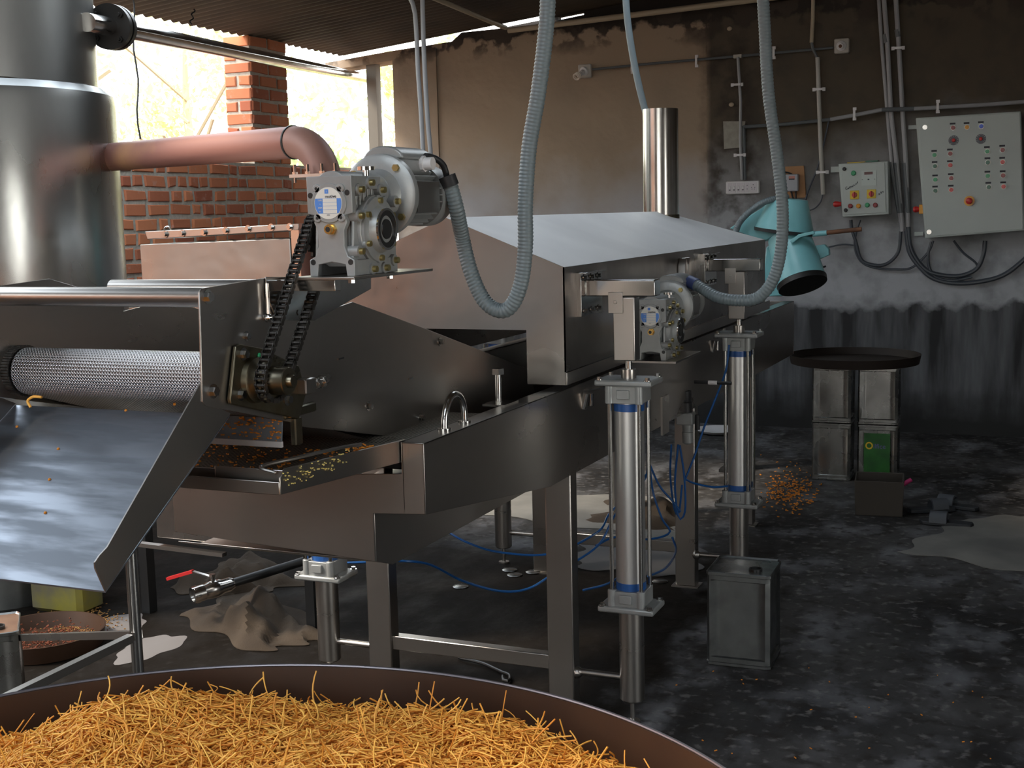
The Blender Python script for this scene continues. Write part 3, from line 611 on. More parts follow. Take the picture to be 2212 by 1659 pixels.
# ------------------------------------------------------------------ gear motors
def gear_motor():
    gx, gy, gz = -1.42, 2.36, 1.525      # front face centre, base
    t = thing('gear_motor', 'big grey worm gear motor on the steel shelf above the drive chain', 'gear motor', (gx, gy, gz), 'worm gear motors with round blue labels')
    H = .212
    def fo(s=1.0):   # front outline (x, z): block with lugs, waist, feet
        r_ = [(.055, 1), (.055, .63), (.036, .61), (.040, .54), (.032, .46), (.032, .30), (.040, .20), (.055, .165), (.055, 0), (.036, 0), (.033, .12), (.0, .145)]
        pts = [(x, z * H) for x, z in r_]; return pts + [(-x, z) for x, z in reversed(pts[:-1])]
    mb = MB(); mb.prism([(gx + x, gy, gz + z) for x, z in fo()], (0, .016, 0))
    mb.cyl((gx, gy - .004, gz + .155), (gx, gy + .05, gz + .155), .042, n=32)          # round boss
    for a in (-1, 1):
        for b_ in (-1, 1): mb.cyl((gx + a * .029, gy - .004, gz + .155 + b_ * .031), (gx + a * .029, gy + .01, gz + .155 + b_ * .031), .0095, n=14)
        mb.box(gx + a * .0455 - .0085, gx + a * .0455 + .0085, gy + .002, gy + .195, gz + .0005, gz + .034)       # feet rails
        mb.prism([(gx + a * .047, gy + .01, gz + .03), (gx + a * .047, gy + .19, gz + .03), (gx + a * .047, gy + .165, gz + .17), (gx + a * .047, gy + .02, gz + .13)], (-a * .006, 0, 0))
    mb.box(gx - .034, gx + .034, gy + .016, gy + .185, gz + .02, gz + .168, bev=.008)
    mb.cyl((gx - .055, gy + .105, gz + .097), (gx + .055, gy + .105, gz + .097), .074, n=40)       # wheel housing
    mb.cyl((gx, gy + .01, gz + .178), (gx, gy + .2, gz + .178), .045, n=28)
    for z in (.058, .072, .086, .100): mb.box(gx - .030, gx + .030, gy + .004, gy + .018, gz + z, gz + z + .003)
    for k in range(5): mb.box(gx + .030, gx + .0475, gy + .03 + .017 * k, gy + .034 + .017 * k, gz + .15, gz + .20)
    mb.box(gx - .054, gx + .054, gy + .003, gy + .13, gz + H - .028, gz + H - .0005)
    mb.box(gx - .052, gx + .050, gy + .16, gy + .2, gz + .0, gz + .075, bev=.004)
    gb = mb.build('gearbox_housing', alu, t, bevel=.0018)
    cv = MB(); cx = gx + .055; cy, cz = gy + .105, gz + .097
    cv.lathe((cx - .002, cy, cz), (1, 0, 0), [(0, .070), (.008, .070), (.010, .052), (.022, .046), (.024, .0455)], 48)
    for k in range(6):
        a = k * PI / 3 + .5; p = Vector((cx + .006, cy + .062 * math.cos(a), cz + .062 * math.sin(a))); cv.cyl(p - Vector((.01, 0, 0)), p, .012, n=14)
    for a_, b_ in ((-.075, .085), (-.03, .1), (.02, .085), (-.08, .03), (-.085, -.045), (.07, -.07), (-.03, -.085), (.025, -.085), (.085, .06)): cv.cyl((cx - .03, cy + a_, cz + b_), (cx + .004, cy + a_, cz + b_), .013, n=14)
    cover = cv.build('output_cover', alu, t)
    mb = MB(); mb.pipe((cx + .020, cy, cz), (cx + .026, cy, cz), .0455, .0405, 48); mb.build('seal_ring', steel_b, cover)
    mb = MB(); mb.lathe((cx + .012, cy, cz), (1, 0, 0), [(0, .041), (.0125, .041), (.0125, .030), (.010, .029), (.010, .022), (.013, .021), (.013, .0)], 40); mb.build('bore_seal', darkmetal, cover)
    for k in range(6):
        a = k * PI / 3 + .5; p = Vector((cx + .006, cy + .062 * math.cos(a), cz + .062 * math.sin(a))); MB().cyl(p, p + Vector((.008, 0, 0)), .0065, n=12).build('socket_screw', zinc, cover)
    for a_, b_ in ((-.075, .085), (-.03, .1), (.02, .085), (-.08, .03), (-.085, -.045), (.07, -.07), (-.03, -.085), (.025, -.085), (.085, .06)):
        p = Vector((cx + .004, cy + a_, cz + b_)); MB().cyl(p, p + Vector((.009, 0, 0)), .007, n=12).build('socket_screw', zinc, cover)
    # front lug holes and brass level plug
    for x_, z_ in ((-.046, .172), (.044, .176), (-.046, .03), (.046, .03)): MB().cyl((gx + x_, gy - .0006, gz + z_), (gx + x_, gy + .002, gz + z_), .0062, n=16).build('mounting_hole', darkmetal, t)
    for a in (-1, 1):
        for b_ in (-1, 1): MB().cyl((gx + a * .029, gy - .0046, gz + .155 + b_ * .031), (gx + a * .029, gy, gz + .155 + b_ * .031), .0035, n=12).build('screw_hole', darkmetal, t)
    mb = MB(); mb.hexb((gx + .004, gy + .002, gz + .100), (0, -1, 0), .0125, .010); mb.pipe((gx + .004, gy - .008, gz + .100), (gx + .004, gy - .018, gz + .100), .0095, .0055, 20); mb.build('level_plug', brass, t, label='brass oil level plug')
    MB().cyl((gx + .004, gy - .0185, gz + .100), (gx + .004, gy - .007, gz + .100), .0056, n=14).build('plug_bore', darkmetal, t)
    mb = MB(); mb.cyl((gx + .043, gy + .085, gz + H), (gx + .043, gy + .085, gz + H + .012), .007, n=14); mb.cyl((gx + .043, gy + .085, gz + H + .012), (gx + .043, gy + .085, gz + H + .020), .019, n=20); mb.build('breather_cap', steel_b, t)
    # round label
    lb = MB().cyl((gx, gy - .0052, gz + .155), (gx, gy - .004, gz + .155), .0335, n=48).build('nameplate', lwhite, t, label='round white and blue nameplate')
    def seg(z0, z1, x0=-1, x1=1, y=-.0058):
        R_ = .0325; n_ = 8; L_ = []; Rr = []
        for k in range(n_ + 1):
            z = z0 + (z1 - z0) * k / n_; e = math.sqrt(max(R_ * R_ - z * z, 0)); L_.append((gx + max(-e, x0), gy + y, gz + .155 + z)); Rr.append((gx + min(e, x1), gy + y, gz + .155 + z))
        return L_ + Rr[::-1]
    mb = MB(); mb.prism(seg(-.0215, .010), (0, .0006, 0)); mb.build('blue_field', lblue, lb)
    mb = MB()
    for k in range(4): mb.box(gx - .0125, gx + .0215, gy - .0064, gy - .0058, gz + .155 + .0095 - .0078 * (k + 1) + .0006, gz + .155 + .0095 - .0078 * k)
    mb.build('data_fields', lwhite, lb)
    mb = MB(); mb.box(gx - .0075, gx + .0015, gy - .0058, gy - .0052, gz + .155 + .020, gz + .155 + .029); mb.build('logo_square', lblue, lb)
    D = ((1, 0, 0), (0, 0, 1))
    text('lettering', 'motive', .0098, (gx + .007, gy - .006, gz + .155 + .0140), *D, ink, lb, .0003)
    text('lettering', 'i', .006, (gx - .003, gy - .0062, gz + .155 + .0245), *D, lwhite, lb, .0003)
    for k, s_ in enumerate(('TYPE', 'i', 'PAM', 'N°')): text('lettering', s_, .0048, (gx - .0195 if k else gx - .0195, gy - .0062, gz + .155 + .0058 - .0078 * k), *D, lwhite, lb, .0003)
    text('lettering', 'www.', .0035, (gx, gy - .0056, gz + .155 - .0245), *D, ink, lb, .0003)
    # motor
    mz = gz + .172; fy_ = gy + .212
    mb = MB(); mb.lathe((gx, fy_, mz), (0, 1, 0), [(0, .060), (.002, .086), (.006, .093), (.022, .094), (.030, .090), (.032, .070)], 56); mb.lathe((gx, fy_ - .03, mz), (0, 1, 0), [(0, .05), (.02, .055), (.034, .062)], 32)
    fl = mb.build('motor_flange', alu, t)
    for a in (PI * .28, PI * .78, PI * 1.25, PI * 1.78): MB().hexb((gx + .078 * math.cos(a), fy_ + .002, mz + .078 * math.sin(a)), (0, -1, 0), .0085, .008).build('flange_bolt', zinc, fl)
    mb = MB(); mb.cyl((gx, fy_ + .03, mz), (gx, fy_ + .21, mz), .058, n=40)
    for k in range(28):
        a = 2 * PI * k / 28
        if abs(a - PI / 2) < .5: continue
        c_, s_ = math.cos(a), math.sin(a); L_ = .071
        mb.bar((gx + c_ * .062, fy_ + .045, mz + s_ * .062), (gx + c_ * .062, fy_ + .195, mz + s_ * .062), .0026, .018, up=(c_, 0, s_))
    mb.build('motor_body', alu, t)
    mb = MB(); mb.lathe((gx, fy_ + .19, mz), (0, 1, 0), [(0, .0735), (.06, .0735), (.078, .066), (.084, .05), (.085, .0)], 48); mb.build('fan_cover', alu, t)
    mb = MB(); mb.box(gx + .0705, gx + .073, fy_ + .055, fy_ + .17, mz - .04, mz + .03); mb.build('rating_plate', steel, t)
    mb = MB(); mb.box(gx - .05, gx + .05, fy_ + .035, fy_ + .175, mz + .05, mz + .085, bev=.006)
    mb.prism([(gx + .052 * math.cos(a) * (1.0), fy_ + .03, mz + .082 + .030 * math.sin(a)) for a in [PI * k / 12 for k in range(13)]], (0, .155, 0))
    mb.build('terminal_box', alu, t, bevel=.004)
    mb = MB(); mb.cyl((gx + .048, fy_ + .13, mz + .072), (gx + .058, fy_ + .13, mz + .072), .019, n=8); mb.cyl((gx + .058, fy_ + .13, mz + .072), (gx + .078, fy_ + .13, mz + .072), .015, n=14); mb.build('cable_gland', white, t, label='white plastic cable gland')
    return t
gm1 = gear_motor()
gm2 = dup(gm1, (-1.285, 4.24, 1.130), 'smaller-looking grey worm gear motor hung between the two lift cylinders')

# ------------------------------------------------------------------ discharge conveyor
XP, XQ = -1.55, -2.13
cv = thing('discharge_conveyor', 'inclined steel mesh-belt conveyor rising out of the fryer trough', 'conveyor', (-1.84, 2.4, 1.2))
P = lambda px, py, x=XP: at(px, py, 0, x)
mb = MB(); pl_ = [P(436, 870), P(431, 628), P(436, 622), P(575, 599), P(578, 640), P(640, 690), P(762, 652), P(920, 712), P(1140, 795), P(1150, 900), P(930, 951), P(655, 930), P(648, 900)]
yy0 = .003
mb.prism([P(445, 877), P(437, 868), P(431, 632), P(437, 623), P(575, 600), P(700, 600), P(700, 690), P(655, 905), P(640, 915)], (-.004, 0, 0)); mb.build('side_plate', steel, cv, bevel=.0012)
A_ = [P(650, 690, XP - .006), P(762, 652, XP - .006), P(920, 710, XP - .006), P(1142, 797, XP - .006), P(1165, 880, XP - .006), P(1080, 905, XP - .006), P(930, 952, XP - .006), P(652, 922, XP - .006)]
mb = MB().prism(A_, (-.004, 0, 0)); dl = mb.build('rear_side_plate', steel, cv, bevel=.001)
mb = MB().prism([p + Vector((XQ - XP + .01, 0, 0)) for p in [P(445, 877), P(431, 632), P(437, 623), P(560, 601), P(700, 652), P(655, 905)]], (-.004, 0, 0)); mb.build('side_plate', steel, cv, bevel=.001)
mb = MB().prism([p + Vector((XQ - XP + .006, .03, .0)) for p in A_] , (-.004, 0, 0)); mb.build('rear_side_plate', steel, cv)
for px, py in ((448, 641), (460, 845)): mb = MB(); bolt(mb, P(px, py) , (1, 0, 0), .010, .008); mb.build('bolt', steel_b, cv)
for px, py in ((950, 738), (795, 877), (908, 902)): mb = MB(); bolt(mb, P(px, py, XP - .006), (1, 0, 0), .008, .010); mb.build('bolt', steel_b, cv)
for px, py in ((575, 686), (640, 675), (532, 726)): mb = MB(); bolt(mb, P(px, py), (1, 0, 0), .007, .006); mb.build('bolt', steel_b, cv)
for px, py in ((730, 776), (882, 819)): q = P(px, py, XP - .006); MB().bar(q, q + Vector((0, .025, .001)), .004, .004).build('slot_pin', steel_b, cv)
sy, sz = 2.165, 1.328     # roller axis
mb = MB(); R0 = .052; n_ = 40
prof = [(XQ + .03, R0), (XP - .012, R0)]
# belt: wraps the roller and runs down both sides to the trough
path = []; dn = Vector((0, .80, -.245)).normalized(); nn_ = Vector((0, -dn.z, dn.y)) * 1
for s_ in np.linspace(1.55, 0, 12): path.append(Vector((0, sy, sz)) + dn * s_ + Vector((0, .293, .956)) * R0)
a0 = math.atan2(.956, .293)
for k in range(1, 26): a = a0 + (PI) * k / 26; path.append(Vector((0, sy + R0 * math.cos(a), sz + R0 * math.sin(a))))
for s_ in np.linspace(0, 1.55, 12): path.append(Vector((0, sy, sz)) + dn * s_ - Vector((0, .293, .956)) * R0)
xa, xb = XQ + .035, XP - .010
vs = []; fs = []; uv = []; acc = 0
for i, p in enumerate(path):
    if i: acc += (path[i] - path[i - 1]).length
    for x in (xa, xb): vs.append((x, p.y, p.z)); uv.append((x, acc))
for i in range(len(path) - 1): fs.append((2 * i, 2 * i + 1, 2 * i + 3, 2 * i + 2))
mb = MB(); mb.add(vs, fs); bo = mb.build('mesh_belt', belt, cv, smooth=True, fix=False, label='woven wire mesh belt')
ul = bo.data.uv_layers.new(name='UVMap')
for lp in bo.data.loops: ul.data[lp.index].uv = uv[lp.vertex_index]
MB().cyl((XQ + .006, sy, sz), (XP - .002, sy, sz), R0 - .008, n=32).build('head_roller', darkmetal, cv)
mb = MB()   # side chain at the belt's left edge
for i in range(0, 30):
    a = a0 - .3 + PI * 1.15 * i / 29; p = Vector((XQ + .020, sy + (R0 + .001) * math.cos(a), sz + (R0 + .001) * math.sin(a))); mb.cyl(p - Vector((.012, 0, 0)), p + Vector((.012, 0, 0)), .004, n=8)
    if i % 2: mb.bar(p + Vector((.010, -.005 * math.sin(a), .005 * math.cos(a))), p + Vector((.010, .005 * math.sin(a), -.005 * math.cos(a))), .009, .002, up=(1, 0, 0))
mb.pipe((XQ + .012, sy, sz), (XQ + .018, sy, sz), R0, R0 - .015, 32); mb.build('side_chain', blacksteel, cv)
tz = at(435, 643, 1, 2.10).z
MB().cyl((XQ, 2.115, tz), (XP - .002, 2.115, tz), .0205, n=28).build('cross_tube', steel, cv); 
MB().cyl((XQ, 2.50, at(300, 613, 1, 2.5).z - .01), (XP - .002, 2.50, at(300, 613, 1, 2.5).z - .01), .0205, n=28).build('cross_tube', steel, cv)
# extended tubes and left plate
# bearing housing, sprockets, chain
XB = XP + .003
bz = [P(503, 748, XB), P(512, 743, XB), P(560, 752, XB), P(640, 790, XB), P(655, 850, XB), P(640, 905, XB), P(492, 872, XB), P(490, 862, XB)]
mb = MB().prism(bz, (.008, 0, 0)); bh_ = mb.build('bearing_plate', steel_oily, cv, bevel=.002)
lc = at(592, 822, 0, -1.49); ly, lz = lc.y, lc.z
mb = MB(); mb.lathe((XB, ly, lz), (1, 0, 0), [(0, .05), (.02, .048), (.03, .034), (.04, .03)], 32)
mb.build('bearing', steel_oily, cv)
for px, py in ((525, 765), (520, 852), (620, 863)): mb = MB(); bolt(mb, P(px, py, XB + .008), (1, 0, 0), .009, .009); mb.build('bolt', steel_b, bh_)
MB().sphere(P(560, 768, XB + .010), .006, 8, 6, (.4, 1, 1)).build('paint_dab', green, bh_)
def sprocket(cy_, cz_, r, x, name):
    mb = MB(); n = 17; pts = []
    for k in range(n * 4):
        a = 2 * PI * k / (n * 4); rr_ = r + (.0045 if k % 4 in (0, 1) else -.003); pts.append((x - .003, cy_ + rr_ * math.cos(a), cz_ + rr_ * math.sin(a)))
    mb.prism(pts, (.006, 0, 0)); return mb
XC = -1.495
mb = sprocket(ly, lz, .042, XC, ''); mb.lathe((XC, ly, lz), (1, 0, 0), [(0, .030), (.012, .030), (.014, .0295), (.040, .0295), (.042, .028), (.042, .014), (.052, .0135), (.054, .012), (.054, 0)], 36); mb.build('driven_sprocket', steel_oily, cv)
uc = at(688, 512, 0, XC); ru = .047
mb = sprocket(uc.y, uc.z, ru, XC, ''); mb.cyl((XC, uc.y, uc.z), (-1.476, uc.y, uc.z), .02, n=20); mb.build('drive_sprocket', blacksteel, cv)
# chain path (y,z): around both sprockets
def tangent(c1, r1, c2, r2, side):
    d = Vector((c2[0] - c1[0], c2[1] - c1[1])); D = d.length; a = math.atan2(d.y, d.x); b_ = math.acos((r1 - r2) / D) * side
    u = Vector((math.cos(a + b_), math.sin(a + b_))); return Vector((c1[0], c1[1])) + u * r1, Vector((c2[0], c2[1])) + u * r2, a + b_
c1, c2 = (ly, lz), (uc.y, uc.z)
p1, q1, aa = tangent(c1, .042, c2, ru, 1); p2, q2, ab = tangent(c1, .042, c2, ru, -1)
pa = [p1 + (q1 - p1) * k / 30 for k in range(31)]
a_s = aa; a_e = ab
for k in range(1, 30): a = a_s + (a_e - a_s) * k / 30; pa.append(Vector((c2[0] + ru * math.cos(a), c2[1] + ru * math.sin(a))))
pa += [q2 + (p2 - q2) * k / 30 for k in range(31)]
for k in range(1, 30): a = ab - (2 * PI - (aa - ab)) * k / 30; pa.append(Vector((c1[0] + .042 * math.cos(a), c1[1] + .042 * math.sin(a))))
ch = resample([Vector((XC, p.x, p.y)) for p in pa] + [Vector((XC, pa[0].x, pa[0].y))], .0127)
mb = MB()
for i in range(len(ch)):
    p, q = ch[i], ch[(i + 1) % len(ch)]
    mb.cyl(p - Vector((.013, 0, 0)), p + Vector((.013, 0, 0)), .0045, n=8)
    d = (q - p).normalized(); ox = .0118 if i % 2 else .0088
    for s_ in (-1, 1):
        for e in (p, q): mb.cyl(e + Vector((s_ * ox - .0007, 0, 0)), e + Vector((s_ * ox + .0009, 0, 0)), .0062, n=8)
        mb.bar(p + Vector((s_ * ox, 0, 0)), q + Vector((s_ * ox, 0, 0)), .0095, .0018, up=(1, 0, 0))
mb.build('drive_chain', blacksteel, cv, label='greasy black roller chain')
# tensioner block right of the bearing
mb = MB(); q = P(640, 830, XB + .005); mb.box(XB, XB + .03, q.y, q.y + .045, q.z - .024, q.z + .012, bev=.003); mb.cyl((XB + .015, q.y + .045, q.z - .006), (XB + .015, q.y + .10, q.z - .006), .008, n=12)
mb.hexb((XB + .015, q.y + .06, q.z - .006), (0, 1, 0), .013, .012); mb.hexb((XB + .015, q.y + .088, q.z - .006), (0, 1, 0), .013, .012); mb.build('tensioner', steel, cv, bevel=.001)
# gearbox shelf and gusset
sh = MB().box(-1.505, -1.35, 2.33, 2.70, 1.519, 1.525).build('gearbox_shelf', steel, cv, bevel=.001)
for x_, y_ in ((-1.466, 2.36), (-1.374, 2.36), (-1.374, 2.53), (-1.466, 2.53)): MB().hexb((x_, y_, 1.519), (0, 0, -1), .008, .008).build('shelf_bolt', steel_b, sh)
G = lambda px, py: at(px, py, 0, XP + .006)
mb = MB(); mb.prism([G(575, 598), G(802, 599), G(802, 624), G(680, 693), G(600, 692), G(577, 640)], (-.004, 0, 0)); mb.box(XP, -1.40, 2.335, 2.36, 1.495, 1.519); mb.build('shelf_gusset', steel_b, cv, bevel=.001)
mb = MB(); a, c = G(573, 612), G(577, 686); mb.tube([a + Vector((.004, 0, 0)), c + Vector((.004, 0, 0))], .004, 8); mb.sphere(c + Vector((.004, 0, 0)), .009, 8, 6); mb.build('weld_bead', steel_b, cv)
# scraper under the roller
q0, q1_ = at(606, 905, 0, -1.565), at(604, 968, 0, -1.565)
mb = MB().prism([(-1.565, q0.y + .006, q0.z + .0), (-1.565, q0.y + .010, q0.z), (-1.565, q1_.y + .010, q1_.z), (-1.565, q1_.y + .006, q1_.z)], (-.30, 0, 0)); sc_ = mb.build('scraper_sheet', mat('blue_grey_plastic', (.16, .18, .21), .4), cv, label='grey plastic scraper smeared with orange dough')
mb = MB().prism([(-1.563, q1_.y + .004, q1_.z), (-1.563, q1_.y + .012, q1_.z), (-1.563, q1_.y + .012, q1_.z + .013), (-1.563, q1_.y + .004, q1_.z + .013)], (-.31, 0, 0)); mb.build('scraper_edge', white, sc_)
mb = MB(); mb.box(-1.60, -1.545, q0.y - .01, q0.y + .12, q0.z, q0.z + .022, bev=.003); mb.box(-1.555, -1.54, q0.y + .02, q0.y + .05, q1_.z + .0, q0.z, bev=.003); mb.build('scraper_holder', steel_oily, cv)
crumbs('noodle_crumbs', lambda: Vector((random.uniform(-1.80, -1.57), q0.y + .003 - random.random() * .002, random.choice((random.uniform(q0.z - .02, q0.z), random.uniform(q1_.z + .0, q1_.z + .035), random.gauss((q0.z + q1_.z) / 2, .015))))), crumb, 'smeared orange dough bits on the scraper under the bearing', 190, .007)
MB().box(-1.80, -1.54, q0.y + .001, q0.y + .03, q0.z + .004, q0.z + .012).build('crumb_ledge', crumb, cv)

# ------------------------------------------------------------------ discharge chute
cu = thing('discharge_chute', 'scuffed steel chute sloping from the roller down towards the pan of noodles', 'chute', (-1.84, 1.95, 1.0))
XS = -1.552; C_ = lambda px, py, x=XS: at(px, py, 0, x)
mb = MB().prism([C_(452, 795), C_(232, 1182), C_(215, 1200), C_(205, 1215), C_(206, 1228), C_(228, 1277), C_(300, 1172), C_(498, 893), C_(470, 880)], (-.003, 0, 0)); mb.build('chute_side', steel, cu)
yb, zb_ = C_(228, 1277).y, C_(228, 1277).z; yt2, zt2 = 2.150, 1.252
mb = MB().prism([(XS, yb, zb_), (XS, yt2, zt2), (XS, yt2, zt2 - .003), (XS, yb, zb_ - .003)], (XQ - XS, 0, 0)); mb.build('chute_floor', steel_chute, cu)
off = Vector((XQ - XS + .003, 0, 0))
mb = MB().prism([p + off for p in [C_(452, 795), C_(232, 1182), C_(215, 1200), C_(205, 1215), C_(206, 1228), C_(228, 1277), C_(498, 893), C_(470, 880)]], (-.003, 0, 0)); mb.build('chute_side', steel, cu)
cr_ = MB()
for (px, py) in ((107, 1036), (272, 887), (377, 873), (126, 970), (98, 1108), (37, 922)):
    yy = None; d = Vector(ray(px, py)); n_ = Vector((0, -(zt2 - zb_), yt2 - yb)); t__ = (Vector((0, yb, zb_)) - Vector(CAM)).dot(n_) / d.dot(n_); p = Vector(CAM) + d * t__; cr_.sphere(p, .0035, 6, 4)
cr_.build('noodle_crumbs', crumb, label='few tiny orange crumbs on the sloping chute', cat='crumbs', kind='stuff')
q = [at(66, 880, 1, 2.10), at(60, 866, 1, 2.10), at(72, 857, 1, 2.10), at(90, 858, 1, 2.10)]
MB().tube(crom(q, 5), .003, 8).build('noodle_strand', food, label='single curved orange noodle hanging at the left end of the roller', cat='noodle')

# stand under the chute
sd_ = thing('conveyor_stand', 'tube leg stand with flat braces under the discharge chute', 'stand', (-2.08, 2.45, 0))
lg = at(289, 1300, 1, 2.45)
MB().cyl((lg.x, 2.45, 0), (lg.x, 2.45, 1.10), .0145, n=20).build('leg', steel_b, sd_)
jz = at(285, 1372, 1, 2.45).z
MB().bar((lg.x, 2.43, jz), (lg.x - .02, 1.2, jz - .02), .02, .02).build('brace', steel, sd_)
b2 = at(0, 1378, 1, 3.2)
MB().bar((lg.x, 2.46, jz), (b2.x, b2.y, b2.z), .02, .02).build('brace', steel, sd_)
MB().bar((b2.x, b2.y, 0), (b2.x, b2.y, b2.z + .01), .03, .03).build('leg', steel, sd_)
MB().box(lg.x - .015, lg.x - .0, 2.43, 2.9, 1.06, 1.09).build('top_rail', steel, sd_)
#@@PART3
# ------------------------------------------------------------------ tank, pipes
tk = thing('oil_tank', 'huge cylindrical stainless steel tank with a narrower upper section, left edge of the photo', 'tank', (-4.37, 4.28, 0))
TC = Vector((-4.37, 4.28, 0)); up = Vector((0, 0, 1))
mb = MB(); mb.lathe(TC + up * .36, up, [(0, .33), (.06, .55), (.08, .60), (.14, .616), (1.80, .616), (1.84, .610), (1.872, .575)], 96); mb.build('lower_shell', steel_tank, tk)
mb = MB(); mb.lathe(TC + up * 2.20, up, [(0, .548), (1.6, .548)], 96); mb.build('upper_shell', steel_tank, tk)
mb = MB(); mb.tube([TC + Vector((.560 * math.cos(a), .560 * math.sin(a), 2.225 + .006 * math.sin(9 * a))) for a in np.linspace(0, 2 * PI, 90)], .008, 8); mb.build('weld_seam', steel_b, tk)
mb = MB(); mb.lathe(TC, up, [(0, .34), (.40, .34)], 48); mb.build('base_drum', tin_d, tk, label='dull dark drum base')
# flanged overhead pipe running along the building
a_ = at(238, 58, 0, -3.90); b_ = at(775, 166, 1, 9.70); d = (b_ - a_).normalized()
pp = thing('overhead_pipe', 'shiny straight steel pipe running from the tank flange past the brick pillar', 'pipe', a_)
mb = MB(); mb.cyl(a_ - d * .25, b_ + d * .6, .040, n=28); mb.build('pipe_run', steel_b, pp)
for s_ in (0, .05):
    f_ = MB().cyl(a_ + d * (s_ - .02), a_ + d * (s_ + .012), .100, n=40).build('flange', darkmetal, pp)
a, c = MB().frame(d); mb = MB()
for k in range(4): mb = MB(); p = a_ + (a * math.cos(k * PI / 2 + .7) + c * math.sin(k * PI / 2 + .7)) * .075; mb.cyl(p - d * .05, p + d * .09, .009, n=10); mb.hexb(p + d * .062, d, .016, .014); mb.hexb(p - d * .035, d, .016, .014); mb.build('flange_bolt', darkmetal, pp)
# red primed pipe with elbow
E0 = at(712, 380, 1, 4.09); zc = at(618, 308, 1, 4.15).z; S0 = at(262, 324, 0, -3.72); S0.z = zc
rp_ = thing('red_pipe', 'thick red-primed pipe with an elbow turning down behind the gear motor', 'pipe', (E0.x, E0.y, 1.0))
Cn = at(634, 306, 1, 4.16); Cn.z = zc; dd = (Cn - S0).normalized(); R_ = .060
mb = MB(); mb.cyl(S0 - dd * .35, Cn, R_, n=36); mb.build('straight_run', primer, rp_)
cen = Cn - up * .170; pts = []
fwd = dd.copy(); fwd.z = 0; fwd.normalize(); rb = .170
for k in range(19): a = PI / 2 * k / 18; pts.append(cen + fwd * (rb * math.sin(a)) + up * (rb * math.cos(a)))
E1 = pts[-1]
mb = MB(); mb.tube(pts, R_, 36); mb.cyl(E1, E1 - up * .02, R_, n=36); mb.build('elbow', mat('elbow_primer', (.30, .155, .13), .55, .1, col2=(.36, .20, .16), nscale=5), rp_)
mb = MB(); mb.lathe(Cn - dd * .004, dd, [(0, R_), (.002, R_ + .004), (.008, R_ + .004), (.010, R_)], 36); mb.build('weld_ring', darkmetal, rp_)
fz = at(705, 376, 1, E1.y).z
f_ = MB().box(E1.x - .10, E1.x + .10, E1.y - .09, E1.y + .09, fz - .012, fz).build('square_flange', steel, rp_)
MB().cyl((E1.x, E1.y, .9), (E1.x, E1.y, E1.z - .018), R_, n=30).build('down_pipe', primer, rp_)
mb = MB()
for a in (-.085, -.03, .03, .085): mb = MB(); mb.cyl((E1.x + a, E1.y - .075, fz - .03), (E1.x + a, E1.y - .075, fz + .035), .006, n=10); mb.hexb((E1.x + a, E1.y - .075, fz), (0, 0, 1), .011, .009); mb.build('flange_stud', steel_b, rp_)
# heat exchanger box left of the hood
bx = thing('heater_box', 'copper-gleaming steel box with a bolted top flange in front of the brick wall', 'heater', (-2.6, 3.8, 0))
YB1 = 4.00; xl, xr_ = at(302, 560, 1, YB1).x, at(628, 560, 1, YB1).x; zT = at(480, 500, 1, YB1).z
mb = MB(); mb.prism([(at(302, 530, 1, YB1).x, YB1, at(302, 528, 1, YB1).z), (xr_, YB1, at(628, 515, 1, YB1).z), (xr_, YB1, .40), (xl, YB1, .40)], (0, .30, 0)); mb.build('box_body', steel_hood, bx, bevel=.003)
mb = MB(); mb.prism([at(313, 500, 1, YB1 - .012), at(645, 483, 1, YB1 - .012), at(645, 497, 1, YB1 - .012), at(318, 517, 1, YB1 - .012)], (0, .34, 0)); tf = mb.build('top_flange', steel, bx, bevel=.002)
mb = MB(); mb.prism([at(628, 497, 1, YB1 - .012), at(645, 497, 1, YB1 - .012), at(652, 620, 1, YB1 - .012), at(634, 620, 1, YB1 - .012)], (0, .32, 0)); mb.build('side_flange', steel_b, bx)
for px, py in ((626, 490), (586, 491), (536, 494), (488, 498), (441, 502), (394, 504), (357, 506)):
    mb = MB(); bolt(mb, at(px, py, 1, YB1 - .013), (0, -1, 0), .009, .010); mb.build('flange_bolt', steel_b, tf)
mb = MB(); q = at(362, 496, 1, YB1); mb.tube([q + Vector((.015 * math.cos(a), 0, .012 * math.sin(a))) for a in np.linspace(0, PI, 9)], .003, 8); mb.build('lifting_loop', steel_b, bx)
mb = MB(); mb.box(xl - .02, xl + .05, YB1 + .02, YB1 + .08, 0, .5); mb.box(xr_ - .08, xr_ - .02, YB1 + .02, YB1 + .08, 0, .5)
for x_ in (at(306, 1300, 1, YB1 + .2).x, at(662, 1350, 1, YB1 + .2).x):
    MB().box(x_, x_ + .04, YB1 + .2, YB1 + .25, 0, .41).build('leg', darkmetal, bx)
mb = MB(); mb.prism([at(230, 1165, 1, 3.97), at(480, 1196, 1, 3.97), at(480, 1204, 1, 3.97), at(230, 1173, 1, 3.97)], (0, .03, 0)); mb.build('lower_rail', steel, bx)
